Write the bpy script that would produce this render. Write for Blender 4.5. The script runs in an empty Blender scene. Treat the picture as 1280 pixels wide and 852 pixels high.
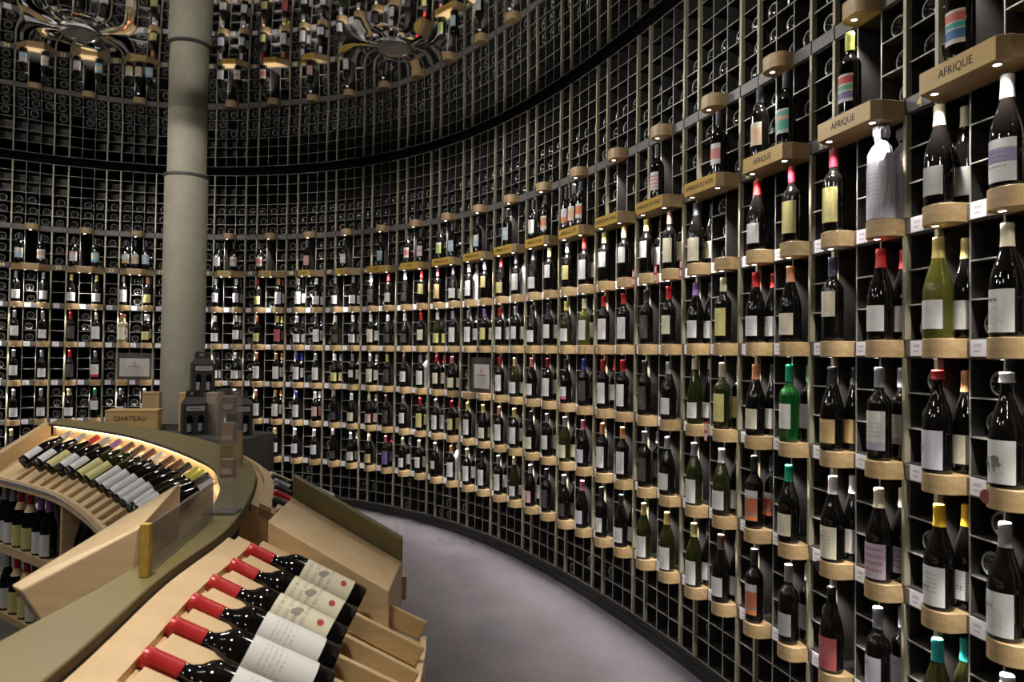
import bpy, bmesh, math, random
from mathutils import Vector, Matrix
random.seed(11)
PI = math.pi
scn = bpy.context.scene
COL = scn.collection
EYE = 1.564            # camera height above the floor
S = 0.39               # height of one shelf row
LV2 = EYE + 0.031      # shelf rail at eye level
LV = {'A': LV2 + 3*S, 'L': LV2 + 2*S, 1: LV2 + S, 2: LV2, 3: LV2 - S, 4: LV2 - 2*S, 5: LV2 - 3*S}
RIM = LV2 + 3*S + 0.664
CEIL = RIM + 0.045
W = 0.47383            # width of one rack bay
C0 = 0.281*W
CW = (W - C0)/3
RH = 0.056             # rail height
GB = LV[5] - 0.345     # bottom of the cells
DEP = 0.31             # depth of the cells

# ------------------------------------------------------------------ materials
def nmat(name):
    m = bpy.data.materials.new(name); m.use_nodes = True
    nt = m.node_tree
    return m, nt, nt.nodes['Principled BSDF']
MC = {}
def pm(name, col, rough=.5, metal=0., spec=.5, coat=0., trans=0., ior=1.5, emit=None, estr=0.):
    if name in MC: return MC[name]
    m, nt, b = nmat(name)
    b.inputs['Base Color'].default_value = (*col, 1)
    b.inputs['Roughness'].default_value = rough
    b.inputs['Metallic'].default_value = metal
    b.inputs['Specular IOR Level'].default_value = spec
    b.inputs['Coat Weight'].default_value = coat
    b.inputs['Transmission Weight'].default_value = trans
    b.inputs['IOR'].default_value = ior
    if emit:
        b.inputs['Emission Color'].default_value = (*emit, 1)
        b.inputs['Emission Strength'].default_value = estr
    MC[name] = m
    return m
def wood(name, c1, c2, scale=(3, 40, 40), rough=.45):
    if name in MC: return MC[name]
    m, nt, b = nmat(name)
    tc = nt.nodes.new('ShaderNodeTexCoord'); mp = nt.nodes.new('ShaderNodeMapping')
    mp.inputs['Scale'].default_value = scale
    nz = nt.nodes.new('ShaderNodeTexNoise'); nz.inputs['Scale'].default_value = 1.0
    nz.inputs['Detail'].default_value = 4; nz.inputs['Distortion'].default_value = .6
    cr = nt.nodes.new('ShaderNodeValToRGB')
    cr.color_ramp.elements[0].position = .32; cr.color_ramp.elements[0].color = (*c1, 1)
    cr.color_ramp.elements[1].position = .68; cr.color_ramp.elements[1].color = (*c2, 1)
    L = nt.links.new
    L(tc.outputs['Object'], mp.inputs['Vector']); L(mp.outputs[0], nz.inputs['Vector'])
    L(nz.outputs['Fac'], cr.inputs['Fac']); L(cr.outputs[0], b.inputs['Base Color'])
    b.inputs['Roughness'].default_value = rough
    MC[name] = m
    return m
def speck(name, c1, c2, scale=6., rough=.4, bump=0., rvar=0.):
    if name in MC: return MC[name]
    m, nt, b = nmat(name)
    tc = nt.nodes.new('ShaderNodeTexCoord')
    nz = nt.nodes.new('ShaderNodeTexNoise'); nz.inputs['Scale'].default_value = scale; nz.inputs['Detail'].default_value = 8
    nz.inputs['Roughness'].default_value = .65
    cr = nt.nodes.new('ShaderNodeValToRGB')
    cr.color_ramp.elements[0].position = .3; cr.color_ramp.elements[0].color = (*c1, 1)
    cr.color_ramp.elements[1].position = .7; cr.color_ramp.elements[1].color = (*c2, 1)
    L = nt.links.new
    L(tc.outputs['Object'], nz.inputs['Vector']); L(nz.outputs['Fac'], cr.inputs['Fac']); L(cr.outputs[0], b.inputs['Base Color'])
    b.inputs['Roughness'].default_value = rough
    if rvar:
        mr = nt.nodes.new('ShaderNodeMapRange'); mr.inputs['To Min'].default_value = rough - rvar; mr.inputs['To Max'].default_value = rough + rvar
        L(nz.outputs['Fac'], mr.inputs['Value']); L(mr.outputs[0], b.inputs['Roughness'])
    if bump:
        bp = nt.nodes.new('ShaderNodeBump'); bp.inputs['Strength'].default_value = bump; bp.inputs['Distance'].default_value = .01
        n2 = nt.nodes.new('ShaderNodeTexNoise'); n2.inputs['Scale'].default_value = scale*8
        L(tc.outputs['Object'], n2.inputs['Vector']); L(n2.outputs['Fac'], bp.inputs['Height']); L(bp.outputs[0], b.inputs['Normal'])
    MC[name] = m
    return m

M_GRID = pm('rack steel', (.034, .032, .030), .5, .0, .4)
M_EDGE_LIT = pm('rack steel lit edge', (.30, .29, .265), .4, .2)  # same steel coloured lighter, so the front edges look lit
M_POST = pm('olive brass post', (.35, .325, .23), .40, .3)
M_RAIL = pm('dark rail', (.13, .12, .112), .45)
M_BACK = pm('rack back', (.005, .005, .005), .9, spec=.1)
M_LEDGE = wood('oak ledge', (.36, .245, .112), (.47, .335, .172), (6, 30, 60))
M_GOLD = wood('gold sign', (.54, .34, .06), (.63, .41, .09), (4, 14, 40), .35)
M_SIGNC = wood('brown sign', (.50, .32, .14), (.60, .40, .19), (4, 14, 40), .4)
M_MAPLE = wood('maple', (.63, .445, .235), (.72, .53, .31), (2, 9, 30), .45)
M_MAPLE2 = wood('maple board', (.53, .37, .185), (.62, .45, .25), (3, 3, 26), .45)
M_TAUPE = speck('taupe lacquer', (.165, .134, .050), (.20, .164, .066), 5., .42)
M_TAUPE_SHADE = pm('taupe edge shade', (.075, .062, .042), .5)  # taupe darkened to put shade into the countertop edges
M_INK = pm('dark ink', (.012, .011, .01), .6)
M_WHITE = pm('white card', (.80, .79, .84), .5)
M_REDC = pm('red card', (.55, .05, .05), .5)
M_NUM = pm('number gold', (.90, .78, .30), .5)
M_LED = pm('led lens', (.9, .9, .9), .3, emit=(1., .93, .84), estr=14.)
M_BEZEL = pm('lamp bezel', (.30, .29, .28), .3, .9)
M_CONC = speck('column concrete', (.25, .232, .170), (.31, .288, .218), 9., .75, .25)
M_FLOOR = speck('floor concrete', (.086, .079, .089), (.122, .112, .123), 2.2, .25, 0., .05)
M_WALL = pm('dark wall', (.02, .02, .02), .7)
M_BLACKC = speck('black carton', (.022, .021, .020), (.034, .032, .030), 60., .7)
M_CLOTH = speck('grey cloth', (.045, .043, .042), (.065, .062, .06), 40., .8, .2)
M_PINE = wood('pine crate', (.58, .36, .13), (.72, .48, .2), (3, 20, 50), .55)
M_PINE2 = wood('old pine box', (.42, .30, .14), (.52, .38, .19), (30, 20, 3), .6)
M_ACRYL = pm('clear acrylic', (.62, .60, .60), .08, spec=.6); M_ACRYL.node_tree.nodes['Principled BSDF'].inputs['Alpha'].default_value = .16
M_GUARD = pm('smoky acrylic', (.22, .20, .21), .12, spec=.6); M_GUARD.node_tree.nodes['Principled BSDF'].inputs['Alpha'].default_value = .66
M_POSTER = pm('poster paper', (.56, .54, .50), .6)
M_LEDSTRIP = pm('warm led strip', (1, .9, .7), .5, emit=(1., .80, .52), estr=11.)

# mirror-like stretched ceiling film
M_CEIL, _nt, _b = nmat('black mirror film')
_b.inputs['Base Color'].default_value = (.60, .60, .60, 1); _b.inputs['Metallic'].default_value = 1.; _b.inputs['Roughness'].default_value = .025

# ------------------------------------------------------------------ glass, capsules, labels
GLASS = {'k': pm('dark bottle glass', (.0045, .0038, .0034), .035, spec=.5),
         'g': pm('olive bottle glass', (.022, .025, .006), .05, spec=.6, trans=.3),
         'y': pm('pale bottle glass', (.16, .165, .03), .05, spec=.6, trans=.55),
         'e': pm('emerald bottle glass', (.008, .11, .016), .05, spec=.6, trans=.4),
         'c': pm('clear bottle glass', (.62, .52, .34), .05, spec=.6, trans=.55)}
GNAME = {'k': 'dark', 'g': 'olive', 'y': 'pale', 'e': 'green', 'c': 'clear'}
CAPC = {'k': (.05, .05, .055), 'w': (.78, .77, .80), 's': (.38, .38, .42), 'r': (.46, .022, .024), 'o': (.64, .30, .15), 'y': (.68, .55, .18),
        'b': (.05, .06, .34), 'v': (.26, .13, .36), 'g': (.05, .20, .12), 't': (.03, .42, .38), 'p': (.65, .18, .25), 'n': (.16, .09, .07),
        'c': (.72, .66, .48), 'R': (.24, .014, .028), 'Y': (.85, .52, .04), 'l': (.56, .60, .12), 'G': (.02, .45, .22), 'N': (.05, .055, .105)}
CNAME = {'k': 'black', 'w': 'white', 's': 'silver', 'r': 'red', 'o': 'orange', 'y': 'gold', 'b': 'blue', 'v': 'violet', 'g': 'dark green', 't': 'teal',
         'p': 'pink', 'n': 'brown', 'c': 'cream', 'R': 'crimson', 'Y': 'yellow', 'l': 'lime', 'G': 'bright green', 'N': 'navy'}
CAPM = {k: pm('capsule ' + CNAME[k], v, .32, .45 if k in 'sk' else .1) for k, v in CAPC.items()}

def label_mat(name, bands, ink=(.12, .10, .09), seed=0., lines=9., amt=.75, box=(.2, .8, .30, .80)):
    """Printed paper: colour bands up the label and rows of broken print."""
    if name in MC: return MC[name]
    m, nt, b = nmat(name)
    L = nt.links.new
    N = lambda t: nt.nodes.new('ShaderNode' + t)
    uv = N('UVMap'); sp = N('SeparateXYZ'); L(uv.outputs[0], sp.inputs[0])
    cr = N('ValToRGB'); cr.color_ramp.interpolation = 'CONSTANT'
    el = cr.color_ramp.elements
    while len(el) > 1: el.remove(el[-1])
    for i, (p, c) in enumerate(bands):
        e = el[0] if i == 0 else el.new(p)
        e.position = p; e.color = (*c, 1)
    L(sp.outputs['Y'], cr.inputs['Fac'])
    def mth(op, a, bb=None):
        n = N('Math'); n.operation = op
        for i, v in enumerate((a, bb)):
            if v is None: continue
            if isinstance(v, (int, float)): n.inputs[i].default_value = v
            else: L(v, n.inputs[i])
        return n.outputs[0]
    rowv = mth('MULTIPLY', sp.outputs['Y'], lines)
    inrow = mth('LESS_THAN', mth('FRACT', rowv), .45)
    cmb = N('CombineXYZ'); L(mth('MULTIPLY', sp.outputs['X'], 44.), cmb.inputs[0]); L(mth('FLOOR', rowv), cmb.inputs[1]); cmb.inputs[2].default_value = seed
    nz = N('TexNoise'); nz.inputs['Scale'].default_value = 1.; L(cmb.outputs[0], nz.inputs['Vector'])
    on = mth('GREATER_THAN', nz.outputs['Fac'], .50)
    f = mth('MULTIPLY', inrow, on)
    for op, s_, v in (('GREATER_THAN', 'X', box[0]), ('LESS_THAN', 'X', box[1]), ('GREATER_THAN', 'Y', box[2]), ('LESS_THAN', 'Y', box[3])):
        f = mth('MULTIPLY', f, mth(op, sp.outputs[s_], v))
    f = mth('MULTIPLY', f, amt)
    mx = N('MixRGB'); L(f, mx.inputs[0]); L(cr.outputs[0], mx.inputs[1]); mx.inputs[2].default_value = (*ink, 1)
    L(mx.outputs[0], b.inputs['Base Color']); b.inputs['Roughness'].default_value = .5
    MC[name] = m
    return m
WHT = (.72, .71, .70); CRM = (.70, .66, .50)
LABC = {'w': WHT, 'c': CRM, 'y': (.66, .60, .24), 'o': (.58, .42, .19), 'p': (.62, .40, .38), 'r': (.42, .10, .10), 'd': (.055, .052, .05),
        'g': (.42, .42, .40), 'b': (.14, .12, .30), 'l': (.66, .64, .74), 'v': (.70, .70, .74)}
LNAME = {'w': 'white', 'c': 'cream', 'y': 'yellow', 'o': 'tan', 'p': 'pink', 'r': 'red', 'd': 'dark', 'g': 'grey', 'b': 'indigo', 'l': 'lavender white', 'v': 'white and violet'}
LABM = {}
for k, v in LABC.items():
    for q in range(3):
        ink = (.10, .09, .09) if k not in 'dbr' else (.40, .37, .30)
        LABM[k + str(q)] = label_mat('label %s %d' % (LNAME[k], q), [(0, v)], ink, q*7.3, (9., 13., 17.)[q], (.5, .35, .45)[q], ((.2, .8, .3, .85), (.15, .7, .45, .8), (.25, .75, .15, .6))[q])
LABM['v0'] = LABM['v1'] = LABM['v2'] = label_mat('label violet wave', [(0, WHT), (.45, (.28, .26, .42)), (.78, WHT)], seed=3.)
LABM['L0'] = LABM['L1'] = LABM['L2'] = label_mat('label lavender foot', [(0, (.40, .36, .44)), (.2, (.64, .63, .58))], seed=4., amt=.4)
LNAME['L'] = 'white and lavender'
LABM['O0'] = LABM['O1'] = LABM['O2'] = label_mat('label orange panel', [(0, (.75, .24, .08)), (.16, (.25, .23, .22)), (.24, (.55, .17, .08)), (.75, (.6, .58, .55))], seed=5.)
LABM['P0'] = LABM['P1'] = LABM['P2'] = label_mat('label red picture', [(0, (.50, .42, .50))], (.30, .05, .07), 9., 5., .9, (.1, .9, .1, .9))
LABM['S0'] = LABM['S1'] = LABM['S2'] = label_mat('label white with red foot', [(0, (.5, .03, .05)), (.2, WHT)], seed=2.)
LABM['M0'] = LABM['M1'] = LABM['M2'] = label_mat('label white with pink foot', [(0, (.62, .10, .30)), (.25, WHT)], seed=6.)
LNAME.update({'O': 'orange', 'P': 'red picture', 'S': 'white and red', 'M': 'white and magenta'})
MAPL = {  # labels of the bottles standing on the sign shelves
 'bw': ('pale blue and white', [(0, (.45, .62, .72)), (.5, WHT)]), 'wo': ('white and peach', [(0, WHT), (.4, (.75, .50, .36)), (.7, WHT)]),
 'wp': ('white and pale pink', [(0, (.60, .68, .66)), (.35, WHT), (.7, (.70, .50, .48))]), 'bc': ('blue and cream', [(0, (.20, .46, .62)), (.3, CRM), (.8, (.3, .5, .6))]),
 'wg': ('white, green and orange', [(0, (.72, .45, .2)), (.3, (.4, .58, .4)), (.55, WHT)]), 'co': ('peach and cream', [(0, (.72, .60, .44)), (.3, (.76, .52, .33)), (.75, CRM)]),
 'ww': ('plain white', [(0, WHT)]), 'rw': ('red and white', [(0, WHT), (.25, (.74, .28, .25)), (.75, WHT)]), 'pk': ('pink', [(0, (.72, .38, .36)), (.5, (.72, .55, .55)), (.6, (.7, .36, .34))]),
 'bp': ('blue and pink', [(0, (.25, .48, .60)), (.35, (.65, .34, .34)), (.5, (.3, .5, .62)), (.85, WHT)]), 'lr': ('lilac and red', [(0, (.64, .56, .60)), (.45, (.62, .25, .30)), (.62, (.64, .56, .6))]),
 'gr': ('lime green', [(0, (.48, .62, .20)), (.8, WHT)]), 'lb': ('light blue', [(0, (.45, .60, .70)), (.4, (.58, .68, .74)), (.7, (.42, .58, .68))]),
 'or': ('white and orange red', [(0, (.70, .26, .12)), (.42, WHT)]), 'os': ('orange red and white', [(0, WHT), (.25, (.74, .28, .12)), (.85, WHT)]),
 'st': ('red striped white', [(0, WHT), (.12, (.74, .25, .25)), (.2, WHT), (.32, (.74, .25, .25)), (.4, WHT), (.52, (.74, .25, .25)), (.6, WHT), (.72, (.74, .25, .25)), (.8, WHT)]),
 'dg': ('green and orange', [(0, (.52, .62, .58)), (.15, (.12, .48, .36)), (.55, (.74, .50, .30)), (.72, (.15, .50, .40)), (.92, WHT)]),
 'f5': ('red, green and violet striped', [(0, WHT), (.12, (.24, .20, .42)), (.36, WHT), (.42, (.20, .46, .30)), (.60, WHT), (.66, (.66, .10, .10)), (.92, WHT)]),
 'f4': ('red, teal and blue striped', [(0, WHT), (.14, (.06, .18, .42)), (.42, WHT), (.46, (.05, .42, .38)), (.62, WHT), (.66, (.66, .16, .14)), (.92, WHT)])}
for k, (nm, bands) in MAPL.items():
    MAPL[k] = (nm, label_mat('map label ' + nm, bands, amt=.15, seed=len(nm)))

# ------------------------------------------------------------------ mesh helpers
class MB:
    def __init__(s): s.v = []; s.f = []; s.mi = []
    def add(s, vs, fs, mi=0):
        o = len(s.v); s.v += [tuple(v) for v in vs]
        for f in fs: s.f.append(tuple(i + o for i in f)); s.mi.append(mi)
    def box(s, x0, x1, y0, y1, z0, z1, mi=0, mat=None):
        vs = [(x0, y0, z0), (x1, y0, z0), (x1, y1, z0), (x0, y1, z0), (x0, y0, z1), (x1, y0, z1), (x1, y1, z1), (x0, y1, z1)]
        if mat is not None: vs = [mat @ Vector(v) for v in vs]
        s.add(vs, [(0, 3, 2, 1), (4, 5, 6, 7), (0, 1, 5, 4), (1, 2, 6, 5), (2, 3, 7, 6), (3, 0, 4, 7)], mi)
    def prism(s, out, z0, z1, mi=0, mat=None, topmi=None):
        n = len(out)
        vs = [(x, y, z0) for x, y in out] + [(x, y, z1) for x, y in out]
        if mat is not None: vs = [mat @ Vector(v) for v in vs]
        o = len(s.v)
        s.add(vs, [tuple(range(n))[::-1], tuple(range(n, 2*n))] + [(i, (i+1) % n, n + (i+1) % n, n + i) for i in range(n)], mi)
    def lathe(s, prof, seg=16, mi=0, mat=None, cap0=True, cap1=True):
        vs = []; fs = []
        n = len(prof)
        for r, z in prof:
            for k in range(seg):
                a = 2*PI*k/seg; vs.append((r*math.cos(a), r*math.sin(a), z))
        for i in range(n-1):
            for k in range(seg):
                k2 = (k+1) % seg
                fs.append((i*seg+k, i*seg+k2, (i+1)*seg+k2, (i+1)*seg+k))
        if cap0: fs.append(tuple(range(seg))[::-1])
        if cap1: fs.append(tuple((n-1)*seg+k for k in range(seg)))
        if mat is not None: vs = [mat @ Vector(v) for v in vs]
        s.add(vs, fs, mi)
    def mesh(s, name, mats, smooth=False, sharp=None):
        me = bpy.data.meshes.new(name); me.from_pydata(s.v, [], s.f)
        for m in mats: me.materials.append(m)
        for p, i in zip(me.polygons, s.mi): p.material_index = i
        if smooth:
            me.polygons.foreach_set('use_smooth', [True]*len(me.polygons))
            if sharp: me.set_sharp_from_angle(angle=math.radians(sharp))
        me.update()
        return me
def fixn(me):
    bm = bmesh.new(); bm.from_mesh(me); bmesh.ops.recalc_face_normals(bm, faces=bm.faces); bm.to_mesh(me); bm.free(); return me
def bevel(me, w, seg=2, ang=30):
    bm = bmesh.new(); bm.from_mesh(me)
    bmesh.ops.recalc_face_normals(bm, faces=bm.faces)
    ed = [e for e in bm.edges if len(e.link_faces) == 2 and e.calc_face_angle(0) > math.radians(ang)]
    bmesh.ops.bevel(bm, geom=ed, offset=w, segments=seg, affect='EDGES', profile=.5)
    bm.to_mesh(me); bm.free(); return me
def link(name, me, parent=None, loc=(0, 0, 0), rot=(0, 0, 0)):
    o = bpy.data.objects.new(name, me); COL.objects.link(o)
    o.parent = parent; o.location = loc; o.rotation_euler = rot
    return o
def empty(name, loc=(0, 0, 0), rz=0.):
    o = bpy.data.objects.new(name, None); COL.objects.link(o); o.location = loc; o.rotation_euler = (0, 0, rz); o.empty_display_size = .05
    return o
def tag(o, label, cat, group=None):
    o['label'] = label; o['category'] = cat
    if group: o['group'] = group
    return o
def struct(name, me):
    o = link(name, me); o['kind'] = 'structure'; return o
def from_curve(cu, name, mats):
    o = bpy.data.objects.new('tmp', cu); COL.objects.link(o)
    dg = bpy.context.evaluated_depsgraph_get(); dg.update()
    me = bpy.data.meshes.new_from_object(o.evaluated_get(dg), depsgraph=dg)
    bpy.data.objects.remove(o); bpy.data.curves.remove(cu)
    me.name = name; me.materials.clear()
    for m in mats: me.materials.append(m)
    return me
TXT = {}
def text_mesh(body, size, mat, ext=.0006, align='CENTER', sx=1., bold=0.):
    key = (body, size, mat.name, ext, align, sx)
    if key in TXT: return TXT[key]
    cu = bpy.data.curves.new('t', 'FONT'); cu.body = body; cu.size = size; cu.extrude = ext; cu.align_x = align; cu.align_y = 'CENTER'; cu.resolution_u = 3; cu.offset = bold
    me = from_curve(cu, 'lettering ' + body, [mat])
    if sx != 1.:
        for v in me.vertices: v.co.x *= sx
    TXT[key] = me
    return me
def plate_holes(outer, holes, ext, name, mats):
    cu = bpy.data.curves.new('p', 'CURVE'); cu.dimensions = '2D'; cu.fill_mode = 'BOTH'; cu.extrude = ext
    for lp in [outer] + holes:
        sp = cu.splines.new('POLY'); sp.points.add(len(lp) - 1); sp.use_cyclic_u = True
        for p, (x, y) in zip(sp.points, lp): p.co = (x, y, 0, 1)
    return from_curve(cu, name, mats)

# ------------------------------------------------------------------ bottles
SHAPE = {
 'b': dict(prof=[(.004, .012), (.022, .006), (.0335, .0), (.0365, .004), (.0368, .02), (.0368, .178), (.0355, .192), (.030, .203), (.021, .213), (.0155, .225), (.0142, .24), (.0138, .285), (.0150, .287), (.0150, .298), (.010, .300)], h=.300, cap=(.0150, .0158, .236), lab=(.0372, .052, .148), R=.0368),
 'u': dict(prof=[(.004, .014), (.024, .007), (.0375, .0), (.0405, .005), (.0408, .02), (.0408, .128), (.0395, .148), (.0350, .172), (.0275, .198), (.0205, .220), (.0160, .240), (.0145, .255), (.0140, .283), (.0152, .285), (.0152, .295), (.010, .297)], h=.297, cap=(.0152, .0162, .236), lab=(.0412, .028, .112), R=.0408),
 'a': dict(prof=[(.004, .012), (.021, .006), (.034, .0), (.0370, .005), (.0372, .02), (.0372, .118), (.0355, .145), (.0310, .180), (.0250, .215), (.0190, .248), (.0155, .268), (.0140, .285), (.0138, .303), (.0150, .305), (.0150, .316), (.010, .318)], h=.318, cap=(.0150, .0160, .262), lab=(.0376, .030, .105), R=.0372)}
def capsule_mesh(sh, seg):
    d = SHAPE[sh]; r0, r1, z = d['cap']; h = d['h']
    mb = MB(); mb.lathe([(r1 + .0015 if sh == 'u' else r1, z), (r0 + .0006, z + .02), (r0 + .0004, h - .016), (r0 + .0008, h - .014), (r0 + .0008, h - .003), (r0 - .001, h + .0012), (.004, h + .0016)], seg)
    return mb.mesh('capsule', [CAPM['r']], True, 40)
LABV = {'0': (0, 0, 66), '1': (-.018, .012, 72), '2': (.02, -.005, 46), '3': (.035, .03, 66), '4': (-.02, -.03, 66)}
def label_mesh(sh, var, seg):
    d = SHAPE[sh]; r, z0, z1 = d['lab']; a, b_, ha = LABV[var]; z0 += a; z1 += b_
    z0 = max(z0, .012)
    if sh == 'u': z1 = min(z1, .127)
    if sh == 'a': z1 = min(z1, .117)
    vs = []; fs = []; uvs = []
    for (c, h_, za, zb) in ((0., math.radians(ha), z0, z1), (PI, math.radians(46), z0 + .008, z1 - .012)):
        o = len(vs)
        for i in range(seg + 1):
            t = i/seg; an = c - h_ + 2*h_*t
            for z, v in ((za, 0.), (zb, 1.)):
                vs.append((r*math.cos(an), r*math.sin(an), z)); uvs.append((t, v))
        fs += [(o+2*i, o+2*i+2, o+2*i+3, o+2*i+1) for i in range(seg)]
    me = bpy.data.meshes.new('label'); me.from_pydata(vs, [], fs)
    uvl = me.uv_layers.new(name='UVMap')
    for lp in me.loops: uvl.data[lp.index].uv = uvs[lp.vertex_index]
    me.materials.append(LABM['w0'])
    me.polygons.foreach_set('use_smooth', [True]*len(me.polygons))
    return me
BM = {}
def bmesh_of(kind, sh, var, lod):
    key = (kind, sh, var, lod)
    if key not in BM:
        seg = (28, 14)[lod]
        if kind == 'body':
            mb = MB(); mb.lathe(SHAPE[sh]['prof'], seg); BM[key] = mb.mesh('bottle ' + sh, [GLASS['k']], True, 75)
        elif kind == 'cap': BM[key] = capsule_mesh(sh, seg)
        else: BM[key] = label_mesh(sh, var, (14, 8)[lod])
    return BM[key]
def setmat(o, m):
    o.material_slots[0].link = 'OBJECT'; o.material_slots[0].material = m
def bottle(code, M, label, group, lod=0, labmat=None, name='wine_bottle'):
    """code: shape, glass, capsule colour, label colour, optional label variant."""
    sh, gl, cp, lb = code[:4]; var = code[4] if len(code) > 4 and code[4] != '!' else '0'
    b = link(name, bmesh_of('body', sh, '', lod)); setmat(b, GLASS[gl]); b.matrix_world = M
    tag(b, label, 'bottle', group)
    if cp != '_':
        c = link('capsule', bmesh_of('cap', sh, '', lod), b); setmat(c, CAPM[cp])
        if code.endswith('!'): c.scale = (1.06, 1.06, .42); c.location.z = SHAPE[sh]['h']*.583
    if lb != '_':
        l = link('label', bmesh_of('lab', sh, var, lod), b)
        setmat(l, labmat or LABM[lb + str(random.randrange(3))])
    return b
def wrapped_bottle(M, label, group):
    mb = MB()
    prof = [(.038, 0), (.043, .004), (.044, .05), (.043, .12), (.0425, .19), (.038, .215), (.028, .24), (.019, .258), (.0165, .266), (.0185, .272), (.027, .290), (.022, .306), (.008, .312)]
    rnd = random.Random(5); seg = 26; vs = []; fs = []
    for i, (r, z) in enumerate(prof):
        for k in range(seg):
            a = 2*PI*k/seg; q = r*(1 + (.035 if z < .2 else .22)*rnd.uniform(-1, 1)*(0 if z == 0 else 1)); vs.append((q*math.cos(a), q*math.sin(a), z + (.006*rnd.uniform(-1, 1) if z > .26 else 0)))
    for i in range(len(prof)-1):
        for k in range(seg): fs.append((i*seg+k, i*seg+(k+1) % seg, (i+1)*seg+(k+1) % seg, (i+1)*seg+k))
    fs.append(tuple(range(seg))[::-1]); fs.append(tuple((len(prof)-1)*seg+k for k in range(seg)))
    mb.add(vs, fs)
    me = mb.mesh('paper wrap', [pm('wrapping paper', (.66, .65, .76), .55)])
    b = link('wrapped_bottle', me); b.matrix_world = M; tag(b, label, 'bottle', group)
    lm = label_mesh('b', '1', 10)
    for v in lm.vertices:
        v.co.x *= 1.18; v.co.y *= 1.18; v.co.z = .02 + v.co.z*.95
    lo = link('printed_text', lm, b); setmat(lo, label_mat('wrap print', [(0, (.66, .65, .76))], (.30, .29, .33), 4., 9., .8, (.12, .8, .1, .9)))
    tm = MB(); tm.lathe([(.0185, .262), (.0200, .266), (.0185, .270)], 16)
    link('string_tie', tm.mesh('tie', [M_INK], True), b)
    return b

# ------------------------------------------------------------------ plan of the rack wall (fitted to the photograph)
PTS = [(-5.452, 6.539), (-5.097, 6.853), (-4.698, 7.108), (-4.264, 7.3), (-3.807, 7.425), (-3.337, 7.48), (-2.863, 7.465), (-2.396, 7.382), (-1.946, 7.234),
       (-1.521, 7.026), (-1.126, 6.763), (-.767, 6.455), (-.444, 6.108), (-.156, 5.732), (.1, 5.333), (.328, 4.918), (.533, 4.49), (.717, 4.054),
       (.883, 3.61), (1.029, 3.159), (1.156, 2.703), (1.263, 2.241), (1.348, 1.775), (1.414, 1.306)]
NUM = ['zero', 'one', 'two', 'three', 'four', 'five', 'six', 'seven', 'eight', 'nine', 'ten', 'eleven', 'twelve', 'thirteen', 'fourteen', 'fifteen', 'sixteen',
       'seventeen', 'eighteen', 'nineteen', 'twenty', 'twenty-one', 'twenty-two', 'twenty-three', 'twenty-four', 'twenty-five']
SIGN = {4: 'AFRIQUE', 5: 'AFRIQUE', 6: 'AFRIQUE', 7: 'AMÉRIQUE DU NORD', 8: 'AMÉRIQUE DU NORD', 9: 'AMÉRIQUE DU NORD', 10: 'AMÉRIQUE DU SUD', 11: 'AMÉRIQUE DU SUD',
        12: 'AMÉRIQUE DU SUD', 13: 'AMÉRIQUE DU SUD', 14: 'AMÉRIQUE DU SUD', 15: 'ASIE', 16: 'ASIE', 17: 'EUROPE', 18: 'EUROPE', 19: 'EUROPE', 20: 'EUROPE'}
def cols(c): return (0, C0) if c == 0 else (C0 + (c-1)*CW, C0 + c*CW)

# shared rack meshes; local x along the bay, local y into the wall, z up from the floor
def build_grid():
    mb = MB(); t = .0022
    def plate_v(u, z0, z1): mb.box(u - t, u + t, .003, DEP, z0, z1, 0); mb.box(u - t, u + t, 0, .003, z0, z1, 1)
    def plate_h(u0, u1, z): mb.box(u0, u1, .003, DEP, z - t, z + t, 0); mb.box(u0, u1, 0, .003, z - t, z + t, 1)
    for u in (C0 + CW, C0 + 2*CW): plate_v(u, GB, RIM)
    for u in (.002, C0, W - .002): mb.box(u - .002, u + .002, .002, DEP, GB, RIM, 0)
    tz = LV['A'] + RH/2; h = (RIM - tz)/6
    for k in range(1, 7): plate_h(0, W, tz + k*h - (t if k == 6 else 0))
    for lv in ('A', 'L', 1, 2, 3, 4, 5):
        for s_ in (-1, 1): mb.box(0, W, .002, DEP, LV[lv] + s_*RH/2 - t, LV[lv] + s_*RH/2 + t, 0)
    order = ['A', 'L', 1, 2, 3, 4, 5]
    for i in range(6):
        z1 = LV[order[i]] - RH/2; z0 = LV[order[i+1]] + RH/2; hh = (z1 - z0)/3
        for c in ((0, 1, 3) if i == 0 else (0, 2)):
            u0, u1 = cols(c)
            for k in (1, 2): plate_h(u0, u1, z0 + k*hh)
    tz = LV[5] - RH/2; hh = (tz - GB)/3
    for k in (1, 2, 3): plate_h(0, W, GB + (3-k)*hh)
    mb.box(0, W, DEP, DEP + .01, GB - .08, RIM, 2)
    return mb.mesh('cell grid', [M_GRID, M_EDGE_LIT, M_BACK])
ME_GRID = build_grid()
def build_post():
    mb = MB()
    order = [RIM] + [LV[k] for k in ('A', 'L', 1, 2, 3, 4, 5)] + [GB]
    for i in range(8):
        z1 = order[i] - (0 if i == 0 else RH/2 - .002); z0 = order[i+1] + (0 if i == 7 else RH/2 - .002)
        mb.box(-.0075, .0075, -.010, .012, z0 + .002, z1 - .002)
    return bevel(mb.mesh('post', [M_POST]), .0015, 1)
ME_POST = build_post()
mb = MB(); mb.box(.003, C0 - .003, -.007, .02, -RH/2 + .003, RH/2 - .003); mb.box(C0 + .003, W - .003, -.007, .02, -RH/2 + .003, RH/2 - .003)
ME_RAIL = bevel(mb.mesh('shelf rail', [M_RAIL]), .0012, 1)
mb = MB(); mb.box(0, W, -.018, .05, GB - .08, GB - .045); mb.box(0, W, .0, DEP, GB - .045, GB - .0022)
ME_PLINTH = mb.mesh('plinth', [pm('plinth black', (.016, .015, .015), .45)])
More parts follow.
